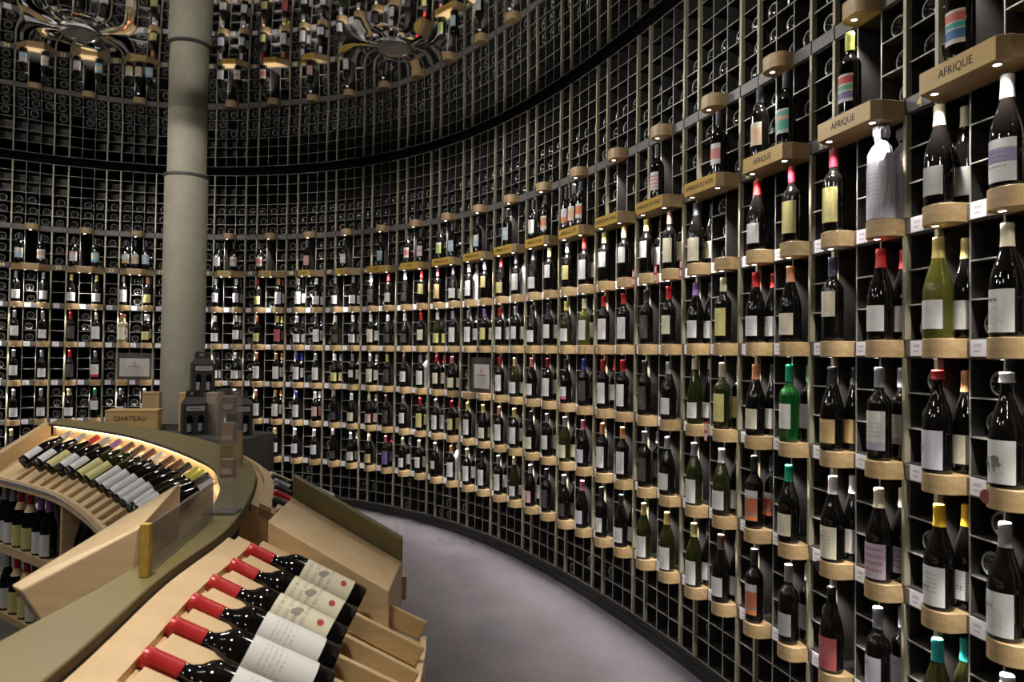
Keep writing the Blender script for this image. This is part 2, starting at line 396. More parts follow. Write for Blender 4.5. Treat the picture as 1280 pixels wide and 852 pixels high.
def d_outline(w, p, r, back=.03, n=8):
    o = [(w/2, back), (w/2, -p + r)]
    o += [(w/2 - r + r*math.cos(a), -p + r - r*math.sin(a)) for a in [PI/2*k/n for k in range(1, n+1)]]
    o += [(-w/2 + r - r*math.sin(a), -p + r - r*math.cos(a)) for a in [PI/2*k/n for k in range(0, n+1)]]
    o += [(-w/2, back)]
    return o[::-1]
def ledge_mesh(w, p, r, h, back):
    mb = MB(); mb.prism(d_outline(w, p, r, back), -h/2, h/2)
    return bevel(mb.mesh('ledge', [M_LEDGE]), .0015, 1, 50)
ME_LEDGE = ledge_mesh(CW - .004, .088, .052, RH, .006)
ME_CAPL = ledge_mesh(CW + .012, .085, .050, RH + .004, .006)
def lip_mesh(kind):
    mb = MB(); x0, x1, p = C0 + .004, W - .004, .118
    if kind == 'far': o = [(x0, .0), (x0 + .098, -p), (x1 - .098, -p), (x1, .0)]
    else: o = [(x0, .0), (x0 + .055, -p), (x1 - .018, -p), (x1, -p + .03), (x1, .0)]
    mb.prism(o, -RH/2 - .004, RH/2 + .004); return bevel(mb.mesh('sign shelf', [M_LEDGE]), .0015, 1)
ME_LIP = {k: lip_mesh(k) for k in ('far', 'near')}
def plate_mesh(kind):
    mb = MB(); p = .118; x0, x1 = C0 + .004, W - .004
    a, b_ = (x0 + .098, x1 - .098) if kind == 'far' else (x0 + .055, x1 - .018)
    mb.box(a, b_, -p - .0016, -p + .001, -RH/2 - .003, RH/2 + .003); return mb.mesh('sign plate', [M_GOLD]), (a + b_)/2, -p - .002
ME_PLATE = {k: plate_mesh(k) for k in ('far', 'near')}
mb = MB(); mb.lathe([(.0125, 0), (.0125, -.0025), (.0095, -.0025)], 14, 0, None, True, False); mb.lathe([(.0095, -.0022), (.001, -.0028)], 14, 1)
ME_SPOT = mb.mesh('downlight', [M_BEZEL, M_LED])
mb = MB(); mb.box(-.027, .027, -.0014, .0, -.024, .024, 0); mb.box(-.014, .012, -.0017, -.0013, .002, .012, 1); mb.box(-.014, .008, -.0017, -.0013, -.012, -.006, 1)
ME_TAG = mb.mesh('price tag', [M_WHITE, pm('tag print', (.52, .51, .58), .6)])
mb = MB(); mb.box(-.012, .012, -.0014, 0, -.045, .045, 0); mb.box(-.009, .009, -.0018, -.0012, .006, .036, 1); mb.box(-.009, .009, -.0018, -.0012, -.038, -.008, 1)
ME_REDTAG = mb.mesh('red offer tag', [M_REDC, M_WHITE])
mb = MB(); mb.lathe([(.019, 0), (.019, .002), (.017, .0024), (.001, .0024)], 20)
ME_BADGE = mb.mesh('badge', [pm('badge red', (.28, .075, .065), .5)])
LEDK = bpy.data.lights.new('led', 'SPOT'); LEDK.energy = 13; LEDK.color = (1., .94, .87); LEDK.spot_size = math.radians(84); LEDK.spot_blend = .75; LEDK.shadow_soft_size = .012
def spotlight(parent, x, y, z):
    o = link('spotlight', ME_SPOT, parent, (x, y, z))
    l = bpy.data.objects.new('spotlight_beam', LEDK); COL.objects.link(l); l.parent = o; l.location = (0, 0, -.006); l.rotation_euler = (.14, 0, 0)
    return o

RACK = {}
def rack(i):
    num = 25 - i
    a, b = PTS[i], PTS[i+1]; ang = math.atan2(b[1]-a[1], b[0]-a[0])
    extra = {4: 'at the near end, first of three reading AFRIQUE', 5: 'second reading AFRIQUE', 6: 'third reading AFRIQUE', 22: 'with the poster beside the column', 13: 'with the small poster'}.get(num, '')
    root = empty('wine_rack', (a[0], a[1], 0), ang)
    tag(root, ('dark steel wine rack bay %s %s' % (NUM[num], extra)).strip(), 'wine rack', 'wine rack bays of the curved wall')
    RACK[num] = (root, Matrix.Translation((a[0], a[1], 0)) @ Matrix.Rotation(ang, 4, 'Z'), ang)
    link('cell_grid', ME_GRID, root); link('plinth', ME_PLINTH, root)
    link('post', ME_POST, root, (0, 0, 0)); link('post', ME_POST, root, (C0, 0, 0))
    for lv in ('A', 'L', 1, 2, 3, 4, 5): link('shelf_rail', ME_RAIL, root, (0, 0, LV[lv]))
    kind = 'near' if num <= 16 else 'far'
    lip = link('sign_shelf', ME_LIP[kind], root, (0, 0, LV['L'] - .012))
    pme, px, py = ME_PLATE[kind]
    pl = link('sign_plate', pme, lip)
    if num > 20: setmat(pl, M_SIGNC)
    if num in SIGN:
        t = SIGN[num]
        sz, sx = (.034, .86) if len(t) < 9 else (.031, .76)
        if num > 16: sz, sx = .022, .8
        link('lettering', text_mesh(t, sz, M_INK, .0004, 'CENTER', sx), lip, (px, py, 0), (PI/2, 0, 0))
    for x in ((C0 + .085, W - .045) if kind == 'near' else (C0 + .125, W - .125)): spotlight(lip, x, -.092, -RH/2 - .004)
    cp = link('round_ledge', ME_CAPL, root, (C0 + 1.5*CW, 0, LV['A'] + .002)); spotlight(cp, -.01, -.052, -RH/2 - .002)
    link('bay_number', text_mesh(str(num), .040 if num < 17 else .055, M_NUM, .0006, 'CENTER', 1., .0012), root, (C0*.47, -.0085, LV['L'] - (.008 if num < 17 else 0)), (PI/2, 0, 0))
    for r in (1, 2, 3, 4, 5):
        for c in (1, 3):
            u0, u1 = cols(c)
            lg = link('ledge', ME_LEDGE, root, ((u0+u1)/2, 0, LV[r]))
            if r < 5 and not (r == 2 and num in (22, 13)): spotlight(lg, -.012, -.052, -RH/2)
            if (num, r, c) in ((4, 3, 3), (20, 3, 3), (16, 1, 3)): link('badge', ME_BADGE, lg, (-.03, -.0825, 0), (PI/2, -.35, 0))
            if (num, r, c) in ((5, 4, 1), (11, 4, 3), (12, 4, 3), (13, 2, 3)):
                bd = link('badge', ME_BADGE, lg, (-.03, -.0825, 0), (PI/2, -.35, 0)); setmat(bd, pm('badge black', (.02, .018, .012), .5))
        for c in (0, 2):
            u0, u1 = cols(c)
            link('price_tag', ME_TAG, root, ((u0+u1)/2 - (.012 if c == 0 else .02), -.0072, LV[r] + .002))
    for (n_, r, c) in ((8, 1, 1), (8, 1, 3), (7, 1, 1), (7, 3, 3)):
        if n_ == num:
            u0, u1 = cols(c); link('offer_tag', ME_REDTAG, root, (u0 - .004, -.095, LV[r] + .01))
for i in range(23): rack(i)

# ------------------------------------------------------------------ bottles on the ledges, bay by bay: rows top to bottom, "first ledge, second ledge", + is the one behind
DATA = {
24: ['bksw4 bksw4', 'bksw bksw4', 'bksw bksw4', 'bksw4 bksw4', 'ukyw ukcw'],
23: ['ukyw ukyw', 'bkrd1 bkcw1', 'bkrd1 bksS1', 'ukyw+ukk_ bkgw3', '- -'],
22: ['bksw1 bkoy4+bknd', 'bcoc1+bcoc bkwy4+bkwc', '- -', 'bksw4+bkkw bkwl', '- -'],
21: ['bksw bkkc', 'ukyw bksw', 'bkrw bkkw', '- -', '- -'],
20: ['bkwl bkwl+bkkg', 'ukww bkww+bksw', 'ukkw+ukkw ukww+ukkw', 'bkww+bkkw bkww', '- -'],
19: ['bkry4 bkol1+bkRl', 'bkoy4 bkyr1+bkyr', 'bkow1 bkow1+bkow', 'bkow1 bkow1+bkow', '- bkyw'],
18: ['bkww1+bkkw ukww+ukkl', 'ukww+ukkg bkkw1+bkkl', 'bkbw1+bkbw bksw1', 'bkbw1 bkwp+bkwp', 'bkwl bkwl'],
17: ['uksw uksw+ukkw', 'ugwd ukww+ukkg', 'ukwy+uksy bksw2+bkkw', 'aksd ukwc', 'akwd ukww+ukcg'],
16: ['bkwd1 bkrw4', 'bkwc1+bkkw ukwd+ukkd', 'bkwc1+bkww bkyd1', 'ukcp+ukcp bknd1', 'ukco bkpb1+bkRb'],
15: ['ukwd bkry3', 'ukwd bkrc', 'bknw bksw1+W', 'bksw bkry1+bkkc', 'bkcw4+bksw bkcw+bkkw'],
14: ['bkpo1 ukkw+ukkw', 'ugwy+uk_y bksw1', 'bkrc+bkrc ukpc+ukkw', 'bksw1+bkkl1 bkRy+bkRy', 'bksc2 bkow1+W'],
13: ['bkcw1+W bksy3', 'bksw1+bkkw bkvy+bkvw', '- -', 'bkyw1 ukyc+ukkg', 'bkcw1+bkkw bkkw1'],
12: ['ukry bkkw1+W', 'bkrw+bkkw bksw+bkkw', 'bkrw1 ugyw+ukkw', 'bkow1 bkyw1+bkyw', 'bksw1+bkkw agcw+akkw'],
11: ['ukkw bkyw3', 'ukkw bkkw+bkkw', 'ukpw bkRw1+bkkw', 'ukkc bksw+bkkw', 'uksp+bkkw bkkd1'],
10: ['bksy bkrw1+bkrw', 'ugyw bycw1+bkcw', 'ukkM bkbd1+bkkd', 'ugsc+ukkc ukpl', 'uksd+ukkd ukpl'],
9: ['bkyw3 bkyw3', 'bkrw1 bkrw1', 'bkrw1+bkrw bkrw1', 'bkow1 bkow1', 'bkkw4 ukkw+ukkw'],
8: ['bkyw3+bkkw bknc1+bkkc', 'bkkd1 bkrc', 'bkkd1 uksw', 'bksd1+bksd uksw', 'ugyw1 ugyw1'],
7: ['ukkc1+ukkc -', 'ukvw+ukkw bkcy1', 'agcw+akcw bgcy1+bkcy', 'ugsw1 ugww+ukkw', 'ugyw1+ukkw uknw+uknw'],
6: ['ukrw bkRy1', 'ukrw+ukrw ukoc', 'ukoc+ukkw beGw+bkgw', 'bkkO1+bkkO ukGc', 'bkkO1 bksg4+bksg'],
5: ['bkRy1 W+W', 'bkNc3 ukrw+ukrw', 'ukko+ukko bksL1+bksL', 'ukwc1+ukww ukcP1+ukcP', 'uk_r1 bksl+bksl'],
4: ['ukcg+ukcg ukwv1', 'uyyw+ukyw ukcw1+ukkw', 'ukrl1!+ukoc ukww1!+ukww', 'ukYw1+ukYw uksw1+ukkw', 'ugtw+ugtw ukww!'],
}
ORD = ['first', 'second', 'third', 'fourth', 'fifth']
def curved_text(body, size, r, z, a0, parent, mat=M_INK):
    me = text_mesh(body, size, mat, .0002).copy(); zz = r + .0012
    for v in me.vertices:
        x, y, q = v.co; a = a0 + x/zz; v.co = ((zz + q)*math.cos(a), (zz + q)*math.sin(a), z + y)
    return link('lettering', me, parent)
M_SOFT = pm('soft ink', (.20, .19, .18), .6)
PRINT = {(4, 2, 3, 0): ('Here', .018, .098, -.15, M_INK), (4, 3, 1, 0): ('SH', .020, .070, -.35, M_SOFT), (4, 4, 1, 0): ('TETY', .018, .062, -.2, M_SOFT), (4, 4, 1, 1): ('TETY', .018, .062, .1, M_SOFT),
         (4, 4, 3, 0): ('KINS', .014, .086, -.25, M_SOFT), (5, 4, 1, 0): ('KINS', .014, .086, -.2, M_SOFT), (5, 3, 1, 0): ('RED', .014, .09, -.3, M_SOFT), (5, 5, 3, 0): ('AN', .020, .125, -.4, M_SOFT), (5, 5, 3, 1): ('N', .020, .125, .2, M_SOFT)}
GRP = 'bottles standing on the rack ledges'
def stand(num, u, y, z, extra=0.):
    _, MW, ang = RACK[num]
    return MW @ Matrix.Translation((u, y, z)) @ Matrix.Rotation(-PI/2 + extra, 4, 'Z')
nst = 0
for num, rows in DATA.items():
    lod = 0 if num <= 9 else 1
    for r, row in enumerate(rows, 1):
        for c, tok in zip((1, 3), row.split()):
            if tok == '-': continue
            u0, u1 = cols(c)
            for k, code in enumerate(tok.split('+')):
                y = -.047 if k == 0 else .038
                M = stand(num, (u0+u1)/2 + random.uniform(-.006, .006) + (.004 if k else -.005), y, LV[r] + RH/2 + .0003, random.uniform(-.12, .12))
                where = '%s ledge of %s row, bay %s' % (('first', 'second')[c == 3], ORD[r-1], NUM[num])
                if code == 'W':
                    wrapped_bottle(M, ('white paper wrapped bottle ' if k == 0 else 'rear white paper wrapped bottle ') + where, GRP)
                else:
                    if k and code[2] == '_': pass
                    nm = '%s%s bottle, %s%slabel, %s' % ('rear ' if k else '', GNAME[code[1]], (CNAME[code[2]] + ' capsule, ') if code[2] != '_' else '', (LNAME[code[3]] + ' ') if code[3] != '_' else 'no ', where)
                    bo = bottle(code, M, nm, GRP, lod)
                    if (num, r, c, k) in PRINT:
                        tx, sz, tz, ta, tm = PRINT[(num, r, c, k)]; curved_text(tx, sz, SHAPE[code[0]]['lab'][0], tz, ta, bo, tm)
                    if (num, r, c, k) == (4, 3, 3, 0):
                        mq = MB(); rr = SHAPE[code[0]]['lab'][0] + .0006
                        for ex, ez, ax, az in ((-.004, .066, .020, .014), (.008, .074, .012, .010), (-.018, .060, .010, .008), (.016, .062, .008, .006), (-.010, .048, .003, .008), (.006, .048, .003, .008)):
                            mq.add([(rr*math.cos((ex + ax*math.cos(t))/rr - .1), rr*math.sin((ex + ax*math.cos(t))/rr - .1), ez + az*math.sin(t)) for t in [2*PI*q/14 for q in range(14)]], [tuple(range(14))])
                            rr += .00005
                        link('printed_animal', mq.mesh('print', [pm('print grey', (.19, .185, .18), .6)]), bo)
                nst += 1

# projection used to place the bottles on the sign shelves where the photograph shows them
FPX, PIT, ROL = 874.76, .017714, .013378
def proj(p):
    x, y, z = p[0], p[1], p[2] - EYE
    c, s_ = math.cos(PIT), math.sin(PIT)
    yf = c*y + s_*z; zu = -s_*y + c*z
    u = FPX*x/yf; v = -FPX*zu/yf
    return 640 + math.cos(ROL)*u - math.sin(ROL)*v, 426 + math.sin(ROL)*u + math.cos(ROL)*v
TOP = {24: [(23.5, 'bw'), (51, 'wo')], 23: [(91.5, 'wp'), (119, 'bc')], 22: [(157, 'wg'), (169, 'co'), (182, 'lb')], 20: [(271, 'ww'), (292, 'wo')], 19: [(324, 'rw')], 18: [(383, 'pk')],
       17: [(429, 'wp')], 16: [(475, 'bp')], 15: [(508.5, 'rw'), (525, 'lr')], 14: [(549, 'gr'), (564.5, 'lb')], 13: [(596, 'bw')], 12: [(633, 'lb')], 11: [(665.5, 'ww'), (681, 'os')],
       10: [(706.5, 'or'), (715.5, 'co'), (725, 'os')], 8: [(820, 'st')], 7: [(897, 'rw')], 6: [(948, 'co'), (981, 'dg')], 5: [(1060, 'f5')], 4: [(1198, 'f4')]}
for num, lst in TOP.items():
    _, MW, ang = RACK[num]
    for k, (px, key) in enumerate(lst):
        lo, hi = -.3, .9
        best = min(((abs(proj(MW @ Vector((u, -.062, LV['L'] + .1)))[0] - px), u) for u in [C0 - .05 + .0025*q for q in range(170)]))
        u = min(max(best[1], C0 + .045), W - .045)
        nm = MAPL[key][0]
        where = 'on the sign shelf of bay ' + NUM[num]
        lab = 'dark bottle with %s label %s%s' % (nm, (ORD[k] + ' ') if len(lst) > 1 else '', where)
        b = bottle('bkkw', stand(num, u, -.055, LV['L'] - .012 + RH/2 + .0045), lab, 'bottles standing on the sign shelves', 0 if num <= 9 else 1, MAPL[key][1])
        if num == 5: setmat(b.children[0], CAPM['l'])
        nst += 1

# ------------------------------------------------------------------ bottles lying in the cells, far too many to count: one object
lie = MB()
LPROF = [(.003, .020), (.012, .018), (.022, .008), (.029, .0012), (.0335, .0), (.0370, .004), (.0380, .016), (.0380, .17), (.030, .20), (.015, .225), (.014, .285)]
FILL = {(24, 0): '33333', (24, 2): '33003', (23, 0): '00030', (23, 2): '03030', (22, 0): '22330', (22, 2): '33030', (21, 0): '33010', (21, 2): '30300', (20, 0): '10100', (20, 2): '00310', (19, 0): '33322', (19, 2): '10003',
        (18, 0): '33220', (18, 2): '33100', (17, 0): '32222', (17, 2): '00001', (16, 0): '32102', (16, 2): '22110', (15, 0): '00102', (15, 2): '00001', (14, 0): '00000', (14, 2): '00010', (13, 0): '00210', (12, 2): '00000',
        (12, 0): '00121', (11, 0): '00010', (10, 0): '00011', (9, 0): '00000', (8, 0): '00000', (7, 0): '10000', (7, 2): '31011', (6, 0): '00131', (6, 2): '00111', (5, 0): '00202', (5, 2): '00021', (4, 0): '02321', (4, 2): '11332'}
def lay(num, c, z0, h):
    _, MW, ang = RACK[num]
    u0, u1 = cols(c)
    yy = .018 + random.uniform(0, .03)
    M = MW @ Matrix.Translation(((u0+u1)/2 + random.uniform(-.008, .008), yy, z0 + .0415)) @ Matrix.Rotation(-PI/2, 4, 'X')
    sg = 12 if num > 9 else 18; f0 = len(lie.f)
    lie.lathe(LPROF, sg, 0, M, True, True)
    for q in range(f0 + 3*sg, f0 + 5*sg): lie.mi[q] = 1
for i in range(1, 22):
    num = 25 - i
    tz = LV['A'] + RH/2; h = (RIM - tz)/6
    for k in range(3):
        for c in range(4):
            if random.random() < .97: lay(num, c, tz + k*h, h)
    z1 = LV['A'] - RH/2; z0 = LV['L'] + RH/2; hh = (z1-z0)/3
    for k in range(3):
        for c in (0, 1, 3):
            if random.random() < .94: lay(num, c, z0 + k*hh, hh)
    for c in (0, 2):
        for r in range(1, 6):
            fl = FILL.get((num, c), '00000')
            z0 = LV[r] + RH/2
            if num in (22, 13) and r == 3 and c == 2: continue
            for k in range(int(fl[r-1])): lay(num, c, z0 + k*hh, hh)
    z0 = GB; hh = (LV[5] - RH/2 - GB)/3
    for k in range(3):
        for c in range(4):
            if random.random() < (.22 if 9 <= num <= 16 else .07): lay(num, c, z0 + k*hh, hh)
lo = link('lying_bottles', lie.mesh('lying bottles', [pm('lying bottle glass', (.014, .013, .012), .09, spec=.7, coat=.4), pm('knurled glass ring', (.21, .21, .20), .35, spec=.7)], True, 60))
lo['kind'] = 'stuff'; tag(lo, 'dark wine bottles lying base outward in the rack cells', 'bottles')

# wooden slat boxes in the empty upper cells of the left bays
sl = MB()
for num in (24, 23, 22, 20):
    _, MW, ang = RACK[num]
    tz = LV['A'] + RH/2; h = (RIM - tz)/6
    for k in (3, 4):
        for c in range(4):
            if num == 23 and c in (1, 2): continue
            u0, u1 = cols(c)
            for q in range(7):
                z = tz + k*h + .012 + q*.0115
                sl.box(u0 + .014, u1 - .010, .10, .12, z, z + .007, 0, MW)
so = link('slatted_backing', sl.mesh('slats', [pm('slat grey', (.12, .115, .105), .6)])); so['kind'] = 'structure'

# ------------------------------------------------------------------ posters in the racks
def poster(num, uc, w, h, label):
    _, MW, ang = RACK[num]
    root = empty('warning_poster'); root.matrix_world = MW @ Matrix.Translation((uc, -.012, LV[3] + .036))
    tag(root, label, 'poster')
    m = MB(); m.box(-w/2 - .045, w/2 + .045, .004, .010, -.004, h + .085); link('backing_board', m.mesh('board', [pm('board', (.05, .048, .045), .6)]), root)
    m = MB(); m.box(-w/2, w/2, 0, .004, .028, h + .028); link('sheet', m.mesh('sheet', [M_POSTER]), root)
    zt = h*.78 + .028; s_ = h*.1
    tri = plate_holes([(-s_*1.15, -s_), (s_*1.15, -s_), (0, s_)], [[(-s_*.72, -s_*.72), (s_*.72, -s_*.72), (0, s_*.55)][::-1]], .0004, 'triangle', [pm('poster red', (.55, .12, .10), .6)])
    link('warning_triangle', tri, root, (0, -.001, zt), (PI/2, 0, 0))
    link('heading', text_mesh('ATTENTION', h*.115, pm('poster ink', (.05, .035, .03), .6), .0006), root, (0, -.001, h*.54 + .028), (PI/2, 0, 0))
    m = MB()
    for q in range(5):
        ww = w*(.30, .34, .26, .32, .2)[q]; m.box(-ww, ww, -.0009, .0002, h*(.41 - .075*q) + .028, h*(.425 - .075*q) + .028)
    link('fine_print', m.mesh('print', [pm('fine print', (.36, .33, .30), .6)]), root)
poster(22, C0 + 1.5*CW, .285, .19, 'grey poster headed ATTENTION in third row beside the column')
poster(13, C0 + 1.75*CW, .215, .20, 'small grey poster headed ATTENTION in third row of bay thirteen')

# ------------------------------------------------------------------ island: curves of the counter top (outer and inner edge)
def catmull(pts, n):
    P = [Vector((p[0], p[1])) for p in pts]
    P = [2*P[0] - P[1]] + P + [2*P[-1] - P[-2]]
    dense = []
    for i in range(1, len(P) - 2):
        for k in range(24):
            t = k/24; a, b, c, d = P[i-1], P[i], P[i+1], P[i+2]
            dense.append(.5*((2*b) + (c-a)*t + (2*a - 5*b + 4*c - d)*t*t + (3*b - a - 3*c + d)*t**3))
    dense.append(P[-2])
    ac = [0.]
    for a, b in zip(dense, dense[1:]): ac.append(ac[-1] + (b-a).length)
    out = []
    j = 0
    for k in range(n):
        s_ = ac[-1]*k/(n-1)
        while j < len(ac) - 2 and ac[j+1] < s_: j += 1
        f = (s_ - ac[j])/max(1e-9, ac[j+1] - ac[j]); out.append(dense[j].lerp(dense[j+1], min(1, f)))
    return out
OUT = catmull([(-.60, .1), (-.667, 1.0), (-.735, 1.5), (-.770, 1.96), (-.935, 2.579), (-1.10, 2.98), (-1.305, 3.330), (-1.52, 3.61), (-1.897, 3.996), (-2.45, 4.44), (-3.037, 4.715)], 160)
INN = catmull([(-.76, .1), (-.828, 1.0), (-.822, 1.45), (-.842, 1.8), (-.915, 2.15), (-1.0, 2.42), (-1.084, 2.61), (-1.212, 2.864), (-1.414, 3.136), (-1.799, 3.574), (-2.2, 3.96), (-2.756, 4.348), (-2.92, 4.43)], 160)
ZT = EYE - .48
def normals(C, sign):
    out = []
    for i in range(len(C)):
        t = (C[min(i+1, len(C)-1)] - C[max(i-1, 0)]).normalized(); out.append(Vector((t.y, -t.x))*sign)
    return out
NO, NI = normals(OUT, 1), normals(INN, -1)     # outward (towards the racks), inward
def sweep(C, N, i0, i1, sec, mi=0, mb=None, step=1):
    mb = mb or MB(); idx = list(range(i0, i1, step)) + [i1]; n = len(sec); vs = []; fs = []
    for i in idx:
        for m_, z in sec: p = C[i] + N[i]*m_; vs.append((p.x, p.y, z))
    for a in range(len(idx)-1):
        for k in range(n): fs.append((a*n+k, a*n+(k+1) % n, (a+1)*n+(k+1) % n, (a+1)*n+k))
    fs.append(tuple(range(n))[::-1]); fs.append(tuple((len(idx)-1)*n+k for k in range(n)))
    mb.add(vs, fs, mi); return mb
mb = MB(); vs = []; fs = []; mis = []
n = 160; TH = .042
for i in range(n):
    for p, z in ((OUT[i], ZT), (INN[i], ZT), (INN[i], ZT - .018), (OUT[i], ZT - TH)): vs.append((p.x, p.y, z))
for i in range(n-1):
    for k in range(4):
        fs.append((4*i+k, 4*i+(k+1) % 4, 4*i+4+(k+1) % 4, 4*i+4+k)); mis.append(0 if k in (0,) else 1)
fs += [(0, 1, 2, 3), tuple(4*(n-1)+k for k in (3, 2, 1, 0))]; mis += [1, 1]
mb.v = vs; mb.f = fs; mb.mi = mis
ct = link('countertop', bevel(fixn(mb.mesh('countertop', [M_TAUPE, M_TAUPE_SHADE], True, 30)), .004, 2, 50))
tag(ct, 'curved taupe countertop running around the whole display island', 'countertop')

# slope of the trays: (axis height below the top at M0, fall per unit of plan, M0)
PO = (-.033, .51, .06); PI_ = (-.038, .62, 0.)
def zax(m_, P): return ZT + P[0] - P[1]*(m_ - P[2])       # height of the bottle axes across the trays
def zfl(m_, P): return zax(m_, P) - .0445                 # tray floor
def near_idx(C, y): return min(range(len(C)), key=lambda i: abs(C[i].y - y) + (0 if C[i].x > -2.2 else 9))
def frame_at(C, N, i): return C[i], N[i]
def lying_matrix(C, N, s_, m_tip, L, P, sc=1.):
    """Bottle with its tip at m_tip on the slope and its base further out."""
    i = min(int(s_), len(C)-2); f = s_ - i
    p = C[i].lerp(C[i+1], f); nn = N[i].lerp(N[i+1], f).normalized()
    ca = 1/math.sqrt(1 + P[1]**2)
    up = Vector((-nn.x*ca, -nn.y*ca, P[1]*ca))          # base -> tip
    q = p + nn*m_tip; tip = Vector((q.x, q.y, zax(m_tip, P)))
    base = tip - up*L*sc
    nor = Vector((nn.x*P[1]*ca, nn.y*P[1]*ca, ca))
    yv = up.cross(nor)
    M = Matrix((nor, yv, up)).transposed().to_4x4(); M.translation = base
    return M @ Matrix.Scale(sc, 4)
def slope_matrix(C, N, s_, P):
    """x across the lane, y outward down the slope, z off the slope; origin on the curve at tray floor height."""
    i = min(int(s_), len(C)-2); f = s_ - i
    p = C[i].lerp(C[i+1], f); nn = N[i].lerp(N[i+1], f).normalized()
    ca = 1/math.sqrt(1 + P[1]**2)
    y = Vector((nn.x*ca, nn.y*ca, -P[1]*ca)); z = Vector((nn.x*P[1]*ca, nn.y*P[1]*ca, ca)); x = y.cross(z)
    M = Matrix((x, y, z)).transposed().to_4x4(); M.translation = (p.x, p.y, zfl(0, P)); return M

def find_s(C, N, m_, px, lo, hi, z=None, usey=False):
    best = None
    s_ = lo
    while s_ <= hi:
        i = min(int(s_), len(C)-2); f = s_ - i
        p = C[i].lerp(C[i+1], f) + N[i].lerp(N[i+1], f).normalized()*m_
        d = abs(p.y - px) if usey else abs(proj((p.x, p.y, z))[0] - px)
        if best is None or d < best[0]: best = (d, s_)
        s_ += .05
    return best[1]

def tray_cabinet(name, label, C, N, i0, i1, lanes, mlow, mend, P, open_front=False, M=M_MAPLE, fin_h=.03):
    root = empty(name, (C[i0].x, C[i0].y, 0)); tag(root, label, 'display cabinet')
    inv = Matrix.Translation((-C[i0].x, -C[i0].y, 0))
    K = math.sqrt(1 + P[1]**2)     # slope length per unit of plan
    zf = lambda m_: zfl(m_, P)
    def put(nm, mb_, mats, bev=0., smooth=False):
        me = fixn(mb_.mesh(nm, mats)); me.transform(inv)
        if bev: bevel(me, bev, 2, 40)
        return link(nm, me, root)
    zb = .02
    if not open_front:
        sec = [(-.03, ZT - TH - .001), (0., ZT - TH - .001), (.001, zf(.001)), (mlow, zf(mlow)), (mlow + .004, zf(mlow) - .012), (mend, zf(mend) - .012), (mend, zf(mend) + .004), (mend + .016, zf(mend) + .004),
               (mend + .016, zf(mend) - .075), (mend - .03, zf(mend) - .075), (mend - .05, zb), (-.03, zb)]
        put('cabinet_body', sweep(C, N, i0, i1, sec), [M])
        put('back_strip', sweep(C, N, i0, i1, [(.030, zf(.030) + .0006), (.030, zf(.030) + .0405), (.066, zf(.066) + .0405), (.066, zf(.066) + .0006)]), [M])
        put('neck_rest', sweep(C, N, i0, i1, [(.004, zf(.004) + .0005), (.004, zax(.004, P) - .019), (.115, zax(.115, P) - .019), (.115, zf(.115) + .0005)]), [M])
    else:
        sec = [(-.034, ZT - .026), (-.03, ZT - .026), (-.03, zf(.0)), (.004, zf(.004)), (mend, zf(mend)), (mend, zf(mend) + .010), (mend + .02, zf(mend) + .010), (mend + .02, zf(mend) - .042), (mend - .02, zf(mend) - .042), (mend - .02, zf(mend) - .022), (-.034, zf(0) - .03)]
        put('sloped_tray', sweep(C, N, i0, i1, sec), [M])
        for z in (.42, .035): put('shelf', sweep(C, N, i0, i1, [(.0, z), (mend + .01, z), (mend + .01, z - .045 if z > .1 else .0), (.0, z - .045 if z > .1 else .0)]), [M_MAPLE2])
        put('back_panel', sweep(C, N, i0, i1, [(-.012, zf(0) - .031), (-.001, zf(0) - .031), (-.001, .0), (-.012, .0)]), [pm('dark back', (.03, .028, .025), .6)])
        # strip of light tucked under the thin edge of the counter top
        put('light_strip', sweep(C, N, i0 + 1, i1 - 1, [(-.026, ZT - .020), (-.012, ZT - .020), (-.012, ZT - .023), (-.026, ZT - .023)]), [M_LEDSTRIP])
    for a, b in zip(lanes, lanes[1:]):
        s_ = (a + b)/2
        MM = slope_matrix(C, N, s_, P)
        wd = abs(b - a)*(C[1] - C[0]).length
        hw = wd*.5 - .024
        if hw > .006 and not open_front:
            y0, y1 = .0665*K, .20*K
            o = [(-hw, y0), (hw, y0), (hw, y1 - hw*.9)] + [(hw*math.cos(t), y1 - hw*.9 + hw*.9*math.sin(t)) for t in [PI*q/8 for q in range(1, 8)]] + [(-hw, y1 - hw*.9)]
            t_ = MB(); t_.prism(o, .0005, .040, 0, MM); put('neck_tongue', t_, [M], .003)
        f_ = MB(); y0, y1 = mlow*K - .035, mend*K - .003
        hh = fin_h
        prof = [(y0, .0), (y0, hh*.6), (y0 + .006, hh*.85), (y0 + .018, hh), (y1, hh), (y1, -.006), (mlow*K, -.006)]
        if open_front: prof = [(.10, .0005), (.13, hh*.8), (.16, hh), (y1, hh), (y1, .0005)]
        nP = len(prof); tt = .008
        vs = [MM @ Vector((x, y, z)) for x in (-tt, tt) for y, z in prof]
        f_.add(vs, [tuple(range(nP))[::-1], tuple(range(nP, 2*nP))] + [(q, (q+1) % nP, nP + (q+1) % nP, nP + q) for q in range(nP)])
        put('lane_divider', f_, [M_MAPLE2], .003)
    return root, put

